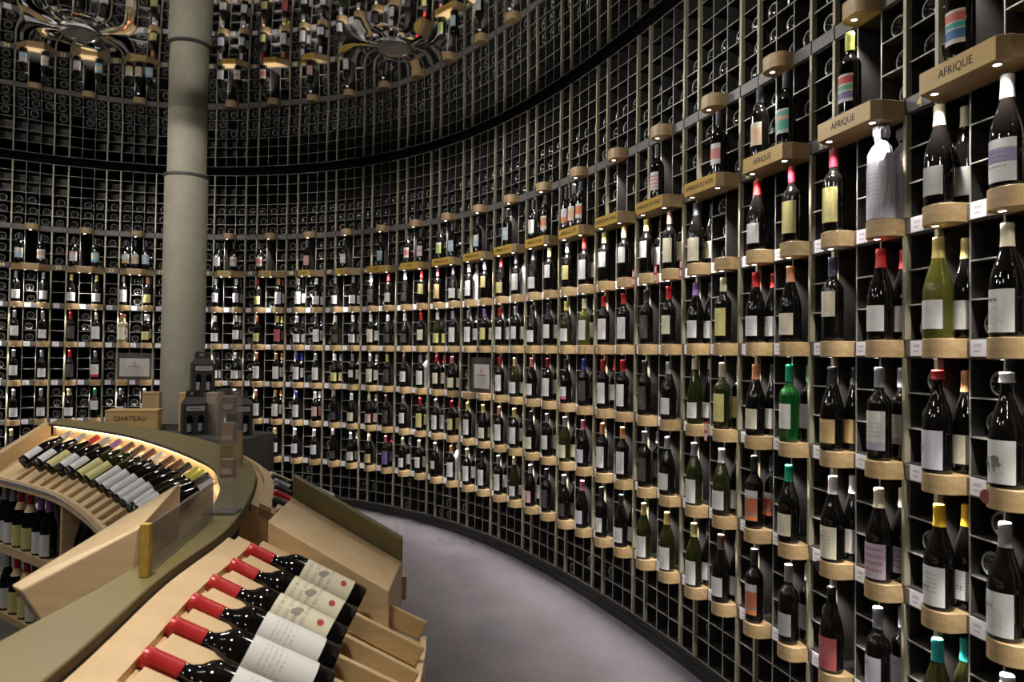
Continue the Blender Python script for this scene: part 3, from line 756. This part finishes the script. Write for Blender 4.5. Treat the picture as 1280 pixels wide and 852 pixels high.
# near outer tray: lanes follow the red capsules of the photograph
i_n0, i_w0 = 2, near_idx(OUT, 1.905)
near_y = [1.835, 1.705, 1.578, 1.452, 1.326, 1.192, 1.062, .93]
lanesN = [find_s(OUT, NO, .06, y, 0, 80, usey=True) for y in near_y]
dl = lanesN[0] - lanesN[1]
rootN, putN = tray_cabinet('sloped_display_cabinet', 'maple display cabinet with sloped tray of red capsuled bottles, nearest the aisle', OUT, NO, i_n0, i_w0, [lanesN[0] + dl] + lanesN + [lanesN[-1] - dl], .355, .52, PO, fin_h=.045)
ords = ['farthest', 'second farthest', 'third farthest', 'fourth farthest', 'fifth farthest', 'sixth farthest', 'nearest']
CREST = label_mat('cream crest label', [(0, CRM)], (.30, .27, .22), 1.5, 7., .55, (.15, .85, .42, .95))
for k, s_ in enumerate(lanesN[:7]):
    code = ('bkrc1' if k < 3 else 'bkrw1') if k < 6 else 'bkyw1'
    M = lying_matrix(OUT, NO, s_, .072, .300, PO, 1.08) @ Matrix.Diagonal((1.09, 1.09, 1., 1.))
    b = bottle(code, M @ Matrix.Rotation(-.55, 4, 'Z'), '%s bottle with %s capsule, %s in the near sloped tray' % (('cream labelled', 'white labelled')[k >= 3], 'gold' if k == 6 else 'red', ords[k]), 'bottles in the near sloped tray', 0, CREST if k < 3 else None)
    if k < 3:
        m = MB(); seal = [(.0074*math.cos(t), .0074*math.sin(t)) for t in [2*PI*q/14 for q in range(14)]]
        vs = []; r = .0378
        for (x, z) in seal: a = x/r; vs.append((r*math.cos(a), r*math.sin(a), z + .058))
        m.add(vs, [tuple(range(14))]); link('red_seal', m.mesh('seal', [pm('seal red', (.42, .04, .05), .5)]), b)
        m = MB()
        for cx, cz, rx in ((0, .110, .010), (-.004, .118, .006), (.005, .104, .006)):
            vs = []
            for q in range(10):
                t = 2*PI*q/10; a = (cx + rx*math.cos(t))/r; vs.append((r*math.cos(a)*1.001, r*math.sin(a)*1.001, cz + rx*.8*math.sin(t)))
            m.add(vs, [tuple(range(10))])
        link('crest', m.mesh('crest', [pm('crest grey', (.28, .26, .22), .6)]), b)
m = MB()
for k in range(len(lanesN) - 1):
    s_ = lanesN[k]; MM = slope_matrix(OUT, NO, s_, PO); kk = .536*math.sqrt(1 + PO[1]**2)
    m.box(-.030, .030, kk + .0005, kk + .002, -.05, -.008, 0, MM)
putN('price_strip', m, [M_WHITE])

# far outer tray beyond the wedge
i_w1 = near_idx(OUT, 2.31); i_f1 = near_idx(OUT, 3.5)
pitch = .115/(OUT[1]-OUT[0]).length
lanesF = [i_w1 + 1.5 + pitch*(k + .5) for k in range(7)]
rootF, putF = tray_cabinet('sloped_display_cabinet', 'maple display cabinet with sloped tray behind the outer wooden wedge', OUT, NO, i_w1, i_f1, [lanesF[0] - pitch] + lanesF, .335, .50, PO)
for k, s_ in enumerate(lanesF[:5]):
    bottle(('bkkw1', 'bkrb1', 'bkkw1', 'bksw1', 'bkkw1')[k], lying_matrix(OUT, NO, s_, .065, .300, PO), 'dark bottle with %s capsule, %s beyond the outer wooden wedge' % (('black', 'red', 'black', 'silver', 'black')[k], ('first', 'second', 'third', 'fourth', 'fifth')[k]), 'bottles in the tray behind the wedge', 0)

# inner tray seen across the island
INNX = [89, 107, 123, 137, 151, 167, 179.6, 193.7, 205, 217, 228, 238, 249, 256, 261.5, 268]
lanesI = [find_s(INN, NI, .004, x, 75, 158.9, zax(.004, PI_)) for x in INNX]
for k in range(1, len(lanesI)):          # keep neighbours from crossing
    lanesI[k] = min(lanesI[k], lanesI[k-1] - .083/(INN[1]-INN[0]).length)
i_i0 = near_idx(INN, 2.20); i_i1 = 159
rootI, putI = tray_cabinet('sloped_display_cabinet', 'maple inner cabinet with lit sloped tray and shelves of standing bottles', INN, NI, i_i0, i_i1, lanesI, .265, .325, PI_, True, fin_h=.020)
ICODE = ['uksw', 'uksw', 'ukry1', 'uksw', 'ukvw', 'ugny1', 'ugny1', 'ugnw1', 'ukww1', 'uknw1', 'uknw1', 'ukkw1', 'uglw', 'uglw', 'ukkw', 'uksw']
IORD = ['first', 'second', 'third', 'fourth', 'fifth', 'sixth', 'seventh', 'eighth', 'ninth', 'tenth', 'eleventh', 'twelfth', 'thirteenth', 'fourteenth', 'fifteenth', 'sixteenth']
for k, s_ in enumerate(lanesI):
    c = ICODE[k]
    bottle(c, lying_matrix(INN, NI, s_, .004, .297, PI_, 1.02), '%s bottle, %s capsule, %s label, %s from the far end in the lit inner tray' % (GNAME[c[1]], CNAME[c[2]], LNAME[c[3]], IORD[k]), 'bottles in the lit inner tray', 0)
# clear price channel along the lip
m = MB(); ce = .345; KI = math.sqrt(1 + PI_[1]**2)
s0, s1 = lanesI[-1] - 2, lanesI[0] + 3
i = s0
while i < s1:
    MM = slope_matrix(INN, NI, i, PI_); m.box(-.022, .022, ce*KI + .004, ce*KI + .0055, -.012, .022, 0, MM); i += .052/(INN[1]-INN[0]).length
putI('price_channel', m, [pm('clear price holder', (.8, .8, .82), .1, spec=.8)])
# sloping cheek at the far end of the inner tray
def cheek_end():
    m = MB(); i = 159; p, nn = INN[i], NI[i]; q = OUT[159]
    t = (INN[159] - INN[157]).normalized()
    a = MB()
    for dz0, dz1, mats_, nm in ((0, -.045, [M_TAUPE], 'rail'),):
        pass
    vs = []
    w = .05
    for base, off in ((p + t*.002, 0), (p + t*(w + .002), 1)):
        for m_, z in ((-.02, ZT), (.0, ZT), (.37, ZT - .205), (.37, zfl(.37, PI_) - .06), (.0, zfl(0, PI_) - .06), (-.02, zfl(0, PI_) - .06)):
            c = base + nn*m_; vs.append((c.x, c.y, z))
    nP = 6
    a.add(vs, [tuple(range(nP))[::-1], tuple(range(nP, 2*nP))] + [(k, (k+1) % nP, nP + (k+1) % nP, nP + k) for k in range(nP)])
    return a
putI('end_cheek', cheek_end(), [M_MAPLE2], .004)
# upright dividers and the bottles standing on the inner shelves
def inner_at(s_, m_):
    i = min(int(s_), 158); f = s_ - i; nn = NI[i].lerp(NI[i+1], f).normalized()
    return INN[i].lerp(INN[i+1], f) + nn*m_, nn
def shelf_upright(s_, z0, z1):
    p, nn = inner_at(s_, 0.); tt = Vector((-nn.y, nn.x))
    m = MB(); vs = []
    for z in (z0, z1):
        for a, b_ in ((.005, -.018), (.335, -.018), (.335, .018), (.005, .018)): c = p + nn*a + tt*b_; vs.append((c.x, c.y, z))
    m.add(vs, [(0, 3, 2, 1), (4, 5, 6, 7), (0, 1, 5, 4), (1, 2, 6, 5), (2, 3, 7, 6), (3, 0, 4, 7)]); putI('upright', m, [M_MAPLE2], .003)
ZLIP = zfl(.345, PI_) - .043
sU = find_s(INN, NI, .335, 76, 90, 158, .6)
shelf_upright(sU, .4205, ZLIP + .03); shelf_upright(sU, .0355, .3745)
for nm, zz, xs, codes in (('upper', .4202, [62, 52, 39, 27, 16.5, 6.5, -4], ['ukvw1', 'ukvw1', 'ukry1', 'ukry1', 'uksw1', 'uksw1', 'uksw1']), ('lower', .0352, [44, 34, 22, 10, -1], ['ukkw1', 'ukry1', 'ukry1', 'uksw1', 'uksw1'])):
    last = None
    for k, (x, code) in enumerate(zip(xs, codes)):
        s_ = find_s(INN, NI, .285, x, 90, 158.9, zz + .28)
        if last is not None: s_ = max(s_, last + .0905/(INN[1]-INN[0]).length)
        last = s_
        if s_ > 158.5: continue
        p, nn = inner_at(s_, .285)
        B = Matrix.Translation((p.x, p.y, zz)) @ Matrix.Rotation(math.atan2(nn.y, nn.x), 4, 'Z') @ Matrix.Scale(1.04, 4)
        b = bottle(code, B, 'dark bottle, %s capsule, %s label, %s from the upright on the %s inner shelf' % (CNAME[code[2]], LNAME[code[3]], IORD[k], nm), 'bottles on the inner shelves', 0)
        if code[3] == 'y':
            m = MB(); rr = random.Random(k); sg = 14
            prof = [(.0265, .205), (.0300, .206), (.0262, .222), (.0215, .234), (.0175, .246), (.0165, .246)]
            m.lathe([(r*(1 + .08*rr.uniform(-1, 1)), z) for r, z in prof], sg, 0, None, False, False)
            link('paper_collar', m.mesh('collar', [pm('kraft collar', (.62, .46, .24), .6)]), b)
for k in range(2):
    p, nn = inner_at(sU - (.10 + .092*k)/(INN[1]-INN[0]).length, .26)
    bottle('ukkw1', Matrix.Translation((p.x, p.y, .4202)) @ Matrix.Rotation(math.atan2(nn.y, nn.x), 4, 'Z'), 'dark bottle %s past the upright on the upper inner shelf' % ('just', 'second')[k], 'bottles on the inner shelves', 0)

# wedges between the tray cabinets
def wedge(name, label, pts_top, drop, strip=None, shift=(0, 0, 0, 0)):
    """pts_top: near-in, near-out, far-out, far-in corners (x, y, z) of the sloping top."""
    c = sum((Vector(p) for p in pts_top), Vector())/4
    root = empty(name, (c.x, c.y, 0)); tag(root, label, 'wedge divider')
    inv = Matrix.Translation((-c.x, -c.y, 0))
    m = MB(); vs = [Vector(p) for p in pts_top] + [Vector((p[0] + h, p[1], p[2] - d)) for p, d, h in zip(pts_top, drop, shift)]
    m.add(vs, [(0, 1, 2, 3), (7, 6, 5, 4), (0, 4, 5, 1), (1, 5, 6, 2), (2, 6, 7, 3), (3, 7, 4, 0)])
    me = fixn(m.mesh('wedge body', [M_MAPLE])); me.transform(inv); bevel(me, .004, 2); link('body', me, root)
    if strip:
        h, w = strip
        a, b = Vector(pts_top[3]), Vector(pts_top[2]); d = Vector((pts_top[3][0] - pts_top[0][0], pts_top[3][1] - pts_top[0][1], 0)).normalized()
        m = MB(); vs = []
        for p in (a, b):
            for o, z in ((0., -.12), (w, -.12), (w, h), (0., h)): q = p + d*o; vs.append((q.x + .002*d.x, q.y + .002*d.y, q.z + z))
        m.add(vs, [(0, 1, 2, 3), (7, 6, 5, 4), (0, 4, 5, 1), (1, 5, 6, 2), (2, 6, 7, 3), (3, 7, 4, 0)])
        me = fixn(m.mesh('side board', [M_TAUPE])); me.transform(inv); bevel(me, .004, 2); link('side_board', me, root)
    return root
e = EYE
wedge('wedge_divider', 'maple wedge divider beside the red capsuled bottles, by the aisle',
      [(-.672, 1.955, e - .474), (-.325, 1.915, e - .650), (-.335, 2.200, e - .655), (-.705, 2.275, e - .474)], (.35, .40, .40, .35), (.07, .035))
wedge('wedge_divider', 'maple wedge divider on the inner side, beside the acrylic guard',
      [(-.835, 1.585, e - .404), (-1.075, 1.550, e - .536), (-1.12, 1.585, e - .536), (-1.00, 2.13, e - .404)], (.30, .30, .30, .30), None, (0, .22, .22, 0))

# ------------------------------------------------------------------ acrylic guard and tower on the counter top
gp = [Vector((-.765, 1.478)), Vector((-.838, 1.98))]
gr = empty('acrylic_guard', (gp[0].x, gp[0].y, ZT)); tag(gr, 'low smoky acrylic guard in a wooden bracket on the countertop', 'guard panel')
d = (gp[1] - gp[0]); Lg = d.length; ga = math.atan2(d.y, d.x)
m = MB(); m.box(.012, Lg, -.002, .002, .004, .105); go = link('panel', m.mesh('guard', [M_GUARD]), gr, (0, 0, 0), (0, 0, ga))
m = MB(); m.box(-.006, .012, -.010, .010, 0.0005, .112); link('bracket', bevel(m.mesh('bracket', [wood('ochre wood', (.48, .31, .05), (.58, .38, .08))]), .002), gr, (0, 0, 0), (0, 0, ga))
tw = empty('acrylic_tower', (-.832, 2.07, ZT)); tag(tw, 'tall clear acrylic tower of small packages on the countertop', 'display stand')
m = MB(); a_ = .028
for x0, x1, y0, y1 in ((-a_, -a_ + .003, -a_, a_), (a_ - .003, a_, -a_, a_), (-a_ + .003, a_ - .003, a_ - .003, a_)): m.box(x0, x1, y0, y1, .008, .365)
link('clear_walls', m.mesh('tower', [M_ACRYL]), tw)
m = MB(); m.box(-.032, .032, -.032, .032, 0.0005, .008); link('base', bevel(m.mesh('tower base', [pm('dark acrylic', (.17, .16, .16), .2)]), .002), tw)
m = MB()
for z in (.10, .20, .29): m.box(-a_ + .0035, a_ - .0035, -a_, a_ - .0035, z, z + .003)
link('shelves', m.mesh('tower shelves', [M_ACRYL]), tw)
for k, z in enumerate((.1035, .2035, .2935)):
    m = MB(); m.box(-.019, .019, -.012, .012, 0, (.055, .062, .05)[k], 0); m.box(-.017, .017, -.0128, -.0119, .010, .03, 1)
    p_ = link('small_package', bevel(m.mesh('package', [pm('kraft pack %d' % k, ((.36, .25, .18), (.42, .33, .25), (.33, .28, .25))[k], .5), pm('pack label', (.55, .5, .46), .5)]), .002), None, (-.832, 2.068, ZT + z + .0002))
    tag(p_, 'small brown package on the %s shelf of the acrylic tower' % ('lowest', 'middle', 'top')[k], 'package')
m = MB(); m.box(-.044, .044, -.008, .008, 0, .14); wb = link('wooden_block', bevel(m.mesh('block', [wood('ochre wood', (.48, .31, .05), (.58, .38, .08))]), .002), None, (-1.165, 2.93, ZT + .0005), (0, 0, .38)); tag(wb, 'ochre wooden block on the countertop behind the acrylic tower', 'block')

# ------------------------------------------------------------------ draped table behind the island with crates and cartons
TZ = EYE - .585
tb = [(-1.77, 4.50), (-1.69, 4.99), (-2.45, 5.46), (-3.15, 5.45), (-3.05, 5.02), (-2.52, 4.80)]
m = MB(); n_ = len(tb)
cx = sum(p[0] for p in tb)/n_; cy = sum(p[1] for p in tb)/n_
per = []
for a, b in zip(tb, tb[1:] + tb[:1]):
    for k in range(14): t = k/14; per.append((a[0] + (b[0]-a[0])*t, a[1] + (b[1]-a[1])*t))
vs = []; fs = []; NP = len(per)
for lev, z in enumerate((TZ, TZ - .008, TZ - .3, .01)):
    for k, (x, y) in enumerate(per):
        w = (0, .004, .012, .022)[lev]*(1 + math.sin(k*1.35))/2*1.0 + (0, .004, .004, .006)[lev]
        dx, dy = x - cx, y - cy; l_ = math.hypot(dx, dy); vs.append((x + dx/l_*w, y + dy/l_*w, z))
for lev in range(3):
    for k in range(NP): fs.append((lev*NP+k, lev*NP+(k+1) % NP, (lev+1)*NP+(k+1) % NP, (lev+1)*NP+k))
fs.append(tuple(range(NP))); fs.append(tuple(3*NP + k for k in range(NP))[::-1])
m.add(vs, fs)
tbl = link('draped_table', fixn(m.mesh('draped table', [M_CLOTH], True, 45))); tag(tbl, 'table draped in dark grey cloth behind the display island', 'table')
def crate(name, label, w, dpt, h, loc, rz, mat, text=None):
    root = empty(name, loc, rz); tag(root, label, 'crate')
    m = MB(); m.box(-w/2, w/2, 0, dpt, 0, h); link('body', bevel(m.mesh('crate', [mat]), .003), root)
    m = MB(); m.box(-w/2 - .001, w/2 + .001, -.0015, dpt + .001, h*.93, h*.945); link('lid_seam', m.mesh('seam', [pm('seam brown', (.12, .07, .03), .7)]), root)
    if text: link('branding', text_mesh(text, h*.34, pm('burnt ink', (.10, .05, .02), .7), .0004, 'CENTER', .9), root, (-.01, -.0022, h*.60), (PI/2, 0, 0))
    m = MB()
    for x in (-w/2 + .012, w/2 - .012):
        for z in (h*.15, h*.5, h*.85): m.box(x - .002, x + .002, -.0018, .001, z - .002, z + .002)
    link('nails', m.mesh('nails', [M_INK]), root)
    return root
crate('wine_crate', 'long pine wine crate with dark branded lettering, in front of the upright crate', .335, .17, .150, (-2.668, 4.93, TZ + .0005), .28, M_PINE, 'CHATEAU')
crate('wine_crate', 'upright pine wine crate beside the concrete column', .115, .10, .262, (-2.675, 5.20, TZ + .0005), .26, M_PINE2)
crate('wooden_box', 'tall greyish wooden box beside the black bottle carriers', .088, .09, .285, (-2.075, 4.86, TZ + .0005), -.1, wood('grey box', (.40, .30, .23), (.48, .38, .30), (30, 20, 3)))
crate('wooden_box', 'narrow pine box half hidden behind the lower black bottle carrier', .06, .08, .275, (-2.335, 4.985, TZ + .0005), -.1, M_PINE)
def carton(label, loc, rz, w=.155, dpt=.09, h=.305):
    root = empty('bottle_carrier', loc, rz); tag(root, label, 'carton')
    hs = h*.70
    def arch(cx, z0, wd, hh): return [(cx - wd/2, z0), (cx + wd/2, z0), (cx + wd/2, z0 + hh - wd*.7)] + [(cx + wd/2*math.cos(t), z0 + hh - wd*.7 + wd*.7*math.sin(t)) for t in [PI*q/6 for q in range(1, 6)]] + [(cx - wd/2, z0 + hh - wd*.7)]
    holes = [arch(-.035, .015, .038, .125)[::-1], arch(.035, .015, .038, .125)[::-1]]
    fr = plate_holes([(-w/2, 0), (w/2, 0), (w/2, hs), (-w/2, hs)], holes, .0012, 'front', [M_BLACKC])
    link('front_panel', fr, root, (0, -dpt/2, 0), (PI/2, 0, 0))
    m = MB(); m.box(-w/2, -w/2 + .002, -dpt/2 + .0013, dpt/2, 0, hs); m.box(w/2 - .002, w/2, -dpt/2 + .0013, dpt/2, 0, hs); m.box(-w/2 + .002, w/2 - .002, dpt/2 - .002, dpt/2, 0, hs); m.box(-w/2 + .002, w/2 - .002, -dpt/2 + .0013, dpt/2 - .002, 0, .002)
    link('box_sides', m.mesh('sides', [M_BLACKC]), root)
    m = MB(); yt = .006
    vs = [(-w/2, -dpt/2, hs), (w/2, -dpt/2, hs), (w/2, dpt/2, hs), (-w/2, dpt/2, hs), (-w*.36, -yt, h*.84), (w*.36, -yt, h*.84), (w*.36, yt, h*.84), (-w*.36, yt, h*.84)]
    m.add(vs, [(0, 1, 5, 4), (1, 2, 6, 5), (2, 3, 7, 6), (3, 0, 4, 7), (4, 5, 6, 7), (3, 2, 1, 0)]); link('gable', fixn(m.mesh('gable', [M_BLACKC])), root)
    hd = plate_holes([(-w*.36, 0), (w*.36, 0), (w*.36, h*.10), (w*.28, h*.16), (-w*.28, h*.16), (-w*.36, h*.10)], [[(-.024, .014), (-.024, .034), (.024, .034), (.024, .014)]], .003, 'handle', [M_BLACKC])
    link('handle', hd, root, (0, 0, h*.84), (PI/2, 0, 0))
    m = MB(); m.box(-.058, .058, -dpt/2 - .0022, -dpt/2 - .0013, hs*.78, hs*.93, 0); m.box(-.04, .04, -dpt/2 - .0026, -dpt/2 - .0021, hs*.84, hs*.87, 1); link('paper_label', m.mesh('carton label', [pm('carton paper', (.45, .43, .41), .6), pm('carton print', (.15, .14, .13), .6)]), root)
    return root
def carton_bottles(loc, rz, which):
    MW = Matrix.Translation(loc) @ Matrix.Rotation(rz, 4, 'Z')
    for k, x in enumerate((-.035, .035)):
        bottle('bkkw4', MW @ Matrix.Translation((x, 0, .0025)) @ Matrix.Scale(.66, 4) @ Matrix.Rotation(-PI/2, 4, 'Z'), 'dark bottle in the %s window of the %s black carrier' % (('first', 'second')[k], which), 'bottles inside the black carriers', 1)
mstand = MB(); mstand.box(-.10, .10, -.06, .06, 0, .262)
cs = link('riser_box', bevel(mstand.mesh('riser', [M_CLOTH]), .004), None, (-2.29, 5.19, TZ + .0005), (0, 0, -.12)); tag(cs, 'dark grey riser box under the rear black bottle carrier', 'riser')
CA = [((-2.165, 4.79, TZ + .0008), .62, 'lower', 'black two bottle carrier standing in front of a taller one'), ((-2.29, 5.19, TZ + .263), .62, 'rear', 'black two bottle carrier raised behind the lower one beside the column'), ((-1.852, 4.78, TZ + .0008), .60, 'lone', 'black two bottle carrier behind the acrylic tower')]
for loc, rz, wh, lb in CA: carton(lb, loc, rz); carton_bottles(loc, rz, wh)

# ------------------------------------------------------------------ column
mb = MB(); mb.lathe([(.162, 0.), (.162, 2.945), (.158, 2.95), (.146, 2.952), (.146, CEIL + .02)], 40)
col = struct('column', mb.mesh('column', [M_CONC], True, 40)); col.location = (-2.64, 5.62, 0); col.name = 'column'
m = MB(); m.lathe([(.163, 2.93), (.170, 2.935), (.170, 2.955), (.150, 2.958)], 40, 0, None, False, False)
cr_ = link('joint_ring', m.mesh('joint ring', [pm('joint rubber', (.03, .03, .028), .6)], True, 40), col)

# ------------------------------------------------------------------ floor, walls, ceiling
loop = [Vector(p) for p in PTS] + [Vector(p) for p in ((1.45, .4), (1.3, -1.3), (.5, -2.8), (-1.5, -3.8), (-4.5, -3.4), (-7.0, -1.2), (-7.9, 2.2), (-7.2, 5.0))]
cxy = Vector((-2.6, 2.4))
def off(p, d):
    v = (p - cxy).normalized(); return p + v*d
bm = bmesh.new(); vsx = [bm.verts.new((*off(p, .6), 0)) for p in loop]; bm.faces.new(vsx); me = bpy.data.meshes.new('floor'); bm.to_mesh(me); bm.free(); me.materials.append(M_FLOOR); fixn(me)
if me.polygons[0].normal.z < 0: me.flip_normals()
struct('floor', me)
def wallmesh(pp, d0, d1, name):
    m = MB(); n = len(pp); vs = []
    for p in pp:
        for d in (d0, d1):
            q = off(p, d)
            vs += [(q.x, q.y, 0), (q.x, q.y, CEIL + .05)]
    fs = []
    for i in range(n-1):
        a, b = 4*i, 4*i + 4
        fs += [(a, b, b+1, a+1), (a+2, a+3, b+3, b+2), (a+1, b+1, b+3, a+3), (a, a+2, b+2, b)]
    fs += [(0, 1, 3, 2), (4*(n-1), 4*(n-1)+2, 4*(n-1)+3, 4*(n-1)+1)]
    m.add(vs, fs); return fixn(m.mesh(name, [M_WALL]))
struct('wall_back', wallmesh(loop[:24], .40, .50, 'wall back'))
struct('wall_front', wallmesh(loop[23:] + [loop[0]], .40, .50, 'wall front'))
PLF = bpy.data.lights.new('added far fill', 'POINT'); PLF.energy = 95; PLF.color = (1., .95, .88); PLF.shadow_soft_size = .06  # added fill to brighten the far racks
NSP = bpy.data.lights.new('added island spot', 'SPOT'); NSP.energy = 210; NSP.color = (1., .92, .80); NSP.spot_size = math.radians(58); NSP.spot_blend = .8; NSP.shadow_soft_size = .09  # added out of view to brighten the near tray
PLS = bpy.data.lights.new('added aisle fill', 'POINT'); PLS.energy = 14; PLS.color = (1., .96, .92); PLS.shadow_soft_size = .06  # added fill over the near aisle
LAMPS = [(-.756, 4.32, 1), (-2.62, 4.17, 1), (.35, 2.6, 1), (-.75, 1.05, 1), (-2.4, 1.6, 1), (-4.6, 3.6, 1), (-.6, -1.6, 1), (-3.6, -.8, 1), (-5.2, 1.2, 1)]  # first two are in view, the others are added for fill
G = 230; x0, x1, y0, y1 = -9., 2.6, -4.9, 8.6
vs = []; fs = []
for j in range(G+1):
    for i in range(G+1):
        x = x0 + (x1-x0)*i/G; y = y0 + (y1-y0)*j/G
        z = CEIL + .0016*math.sin(x*2.3 + 1.1*math.sin(y*1.7)) + .0012*math.sin(y*3.1 + x)
        for lx, ly, _ in LAMPS:
            r = math.hypot(x - lx, y - ly)
            if r < .7: z += -.020*math.exp(-(r/.15)**2)*(1 + .25*math.cos(4*math.atan2(y - ly, x - lx)))
        vs.append((x, y, z))
for j in range(G):
    for i in range(G):
        a = j*(G+1) + i; fs.append((a, a+G+1, a+G+2, a+1))
m = MB(); m.add(vs, fs); struct('ceiling', m.mesh('ceiling', [M_CEIL], True))
# slim dark trim between racks and ceiling
m = MB()
for i in range(23):
    a, b = Vector(PTS[i]), Vector(PTS[i+1]); t = (b-a).normalized(); o = Vector((-t.y, t.x))
    q = [a + o*.004, b + o*.004, b + o*.34, a + o*.34]
    m.add([(p.x, p.y, RIM + .001) for p in q] + [(p.x, p.y, CEIL + .01) for p in q], [(0, 3, 2, 1), (4, 5, 6, 7), (0, 1, 5, 4), (1, 2, 6, 5), (2, 3, 7, 6), (3, 0, 4, 7)])
struct('trim_1', m.mesh('trim', [pm('trim black', (.003, .003, .003), .9, spec=.05)]))

# ------------------------------------------------------------------ ceiling lamps: two in view, the rest added as unseen fill
mb = MB(); mb.lathe([(.10, .012), (.104, .0), (.098, -.010), (.086, -.010), (.083, -.002)], 32, 0, None, False, False); MEB = mb.mesh('lamp ring', [M_BEZEL], True, 40)
mb = MB(); mb.lathe([(.083, -.003), (.05, -.006), (.002, -.007)], 32); MEL = mb.mesh('lamp lens', [pm('lamp lens', (.38, .37, .36), .4)], True, 40)
DL = bpy.data.lights.new('ceiling beam', 'SPOT'); DL.energy = 60; DL.color = (1., .96, .92); DL.spot_size = math.radians(178); DL.spot_blend = .08; DL.shadow_soft_size = .08
PL = bpy.data.lights.new('added ceiling fill', 'POINT'); PL.energy = 22; PL.color = (1., .96, .92); PL.shadow_soft_size = .06  # added fill for the remaining unseen lamps
WHERE = ['above the far aisle', 'above the far end of the island', 'added above the near aisle', 'added above the near end of the island', 'added above the middle of the island', 'added near the far racks', 'added behind the viewer', 'added at the back of the room', 'added by the front wall']
for k, (x, y, e_) in enumerate(LAMPS):
    r_ = empty('ceiling_lamp', (x, y, CEIL - .030)); tag(r_, 'round recessed ceiling lamp ' + WHERE[k], 'ceiling lamp', 'ceiling lamps')
    link('bezel', MEB, r_); link('lens', MEL, r_)
    l = bpy.data.objects.new('ceiling_beam', DL if k < 2 else PLS if k == 2 else NSP if k == 3 else PLF if k == 5 else PL); COL.objects.link(l); l.parent = r_; l.location = (0, 0, -.02 if k < 2 or k == 3 else -.11)

# ------------------------------------------------------------------ camera, world, view
cd = bpy.data.cameras.new('camera'); cam = bpy.data.objects.new('camera', cd); COL.objects.link(cam)
c, s_ = math.cos(PIT), math.sin(PIT); F = Vector((0, c, s_)); U = Vector((0, -s_, c)); R = Vector((1, 0, 0))
cr, sr = math.cos(ROL), math.sin(ROL)
R2 = R*cr + U*sr; U2 = U*cr - R*sr
Mx = Matrix((R2, U2, -F)).transposed().to_4x4(); Mx.translation = (0, 0, EYE); cam.matrix_world = Mx
cd.sensor_width = 36; cd.lens = FPX/1280*36; cd.clip_start = .02
cd.dof.use_dof = True; cd.dof.focus_distance = 4.2; cd.dof.aperture_fstop = 7.
scn.camera = cam
w = bpy.data.worlds.new('world'); scn.world = w; w.use_nodes = True; w.node_tree.nodes['Background'].inputs[0].default_value = (.02, .02, .022, 1)
vs_ = scn.view_settings; scn.display_settings.display_device = 'sRGB'
vs_.view_transform = 'Standard'; vs_.look = 'None'; vs_.gamma = 1; vs_.use_curve_mapping = False; vs_.exposure = .28
cy = scn.cycles; cy.use_denoising = True; cy.max_bounces = 7; cy.glossy_bounces = 4; cy.transmission_bounces = 6; cy.diffuse_bounces = 3; cy.caustics_reflective = False; cy.caustics_refractive = False
cy.sample_clamp_indirect = 4.
cy.use_light_tree = True
try: cy.denoiser = 'OPENIMAGEDENOISE'; cy.denoising_input_passes = 'RGB_ALBEDO_NORMAL'
except Exception: pass
print('STANDING', nst)
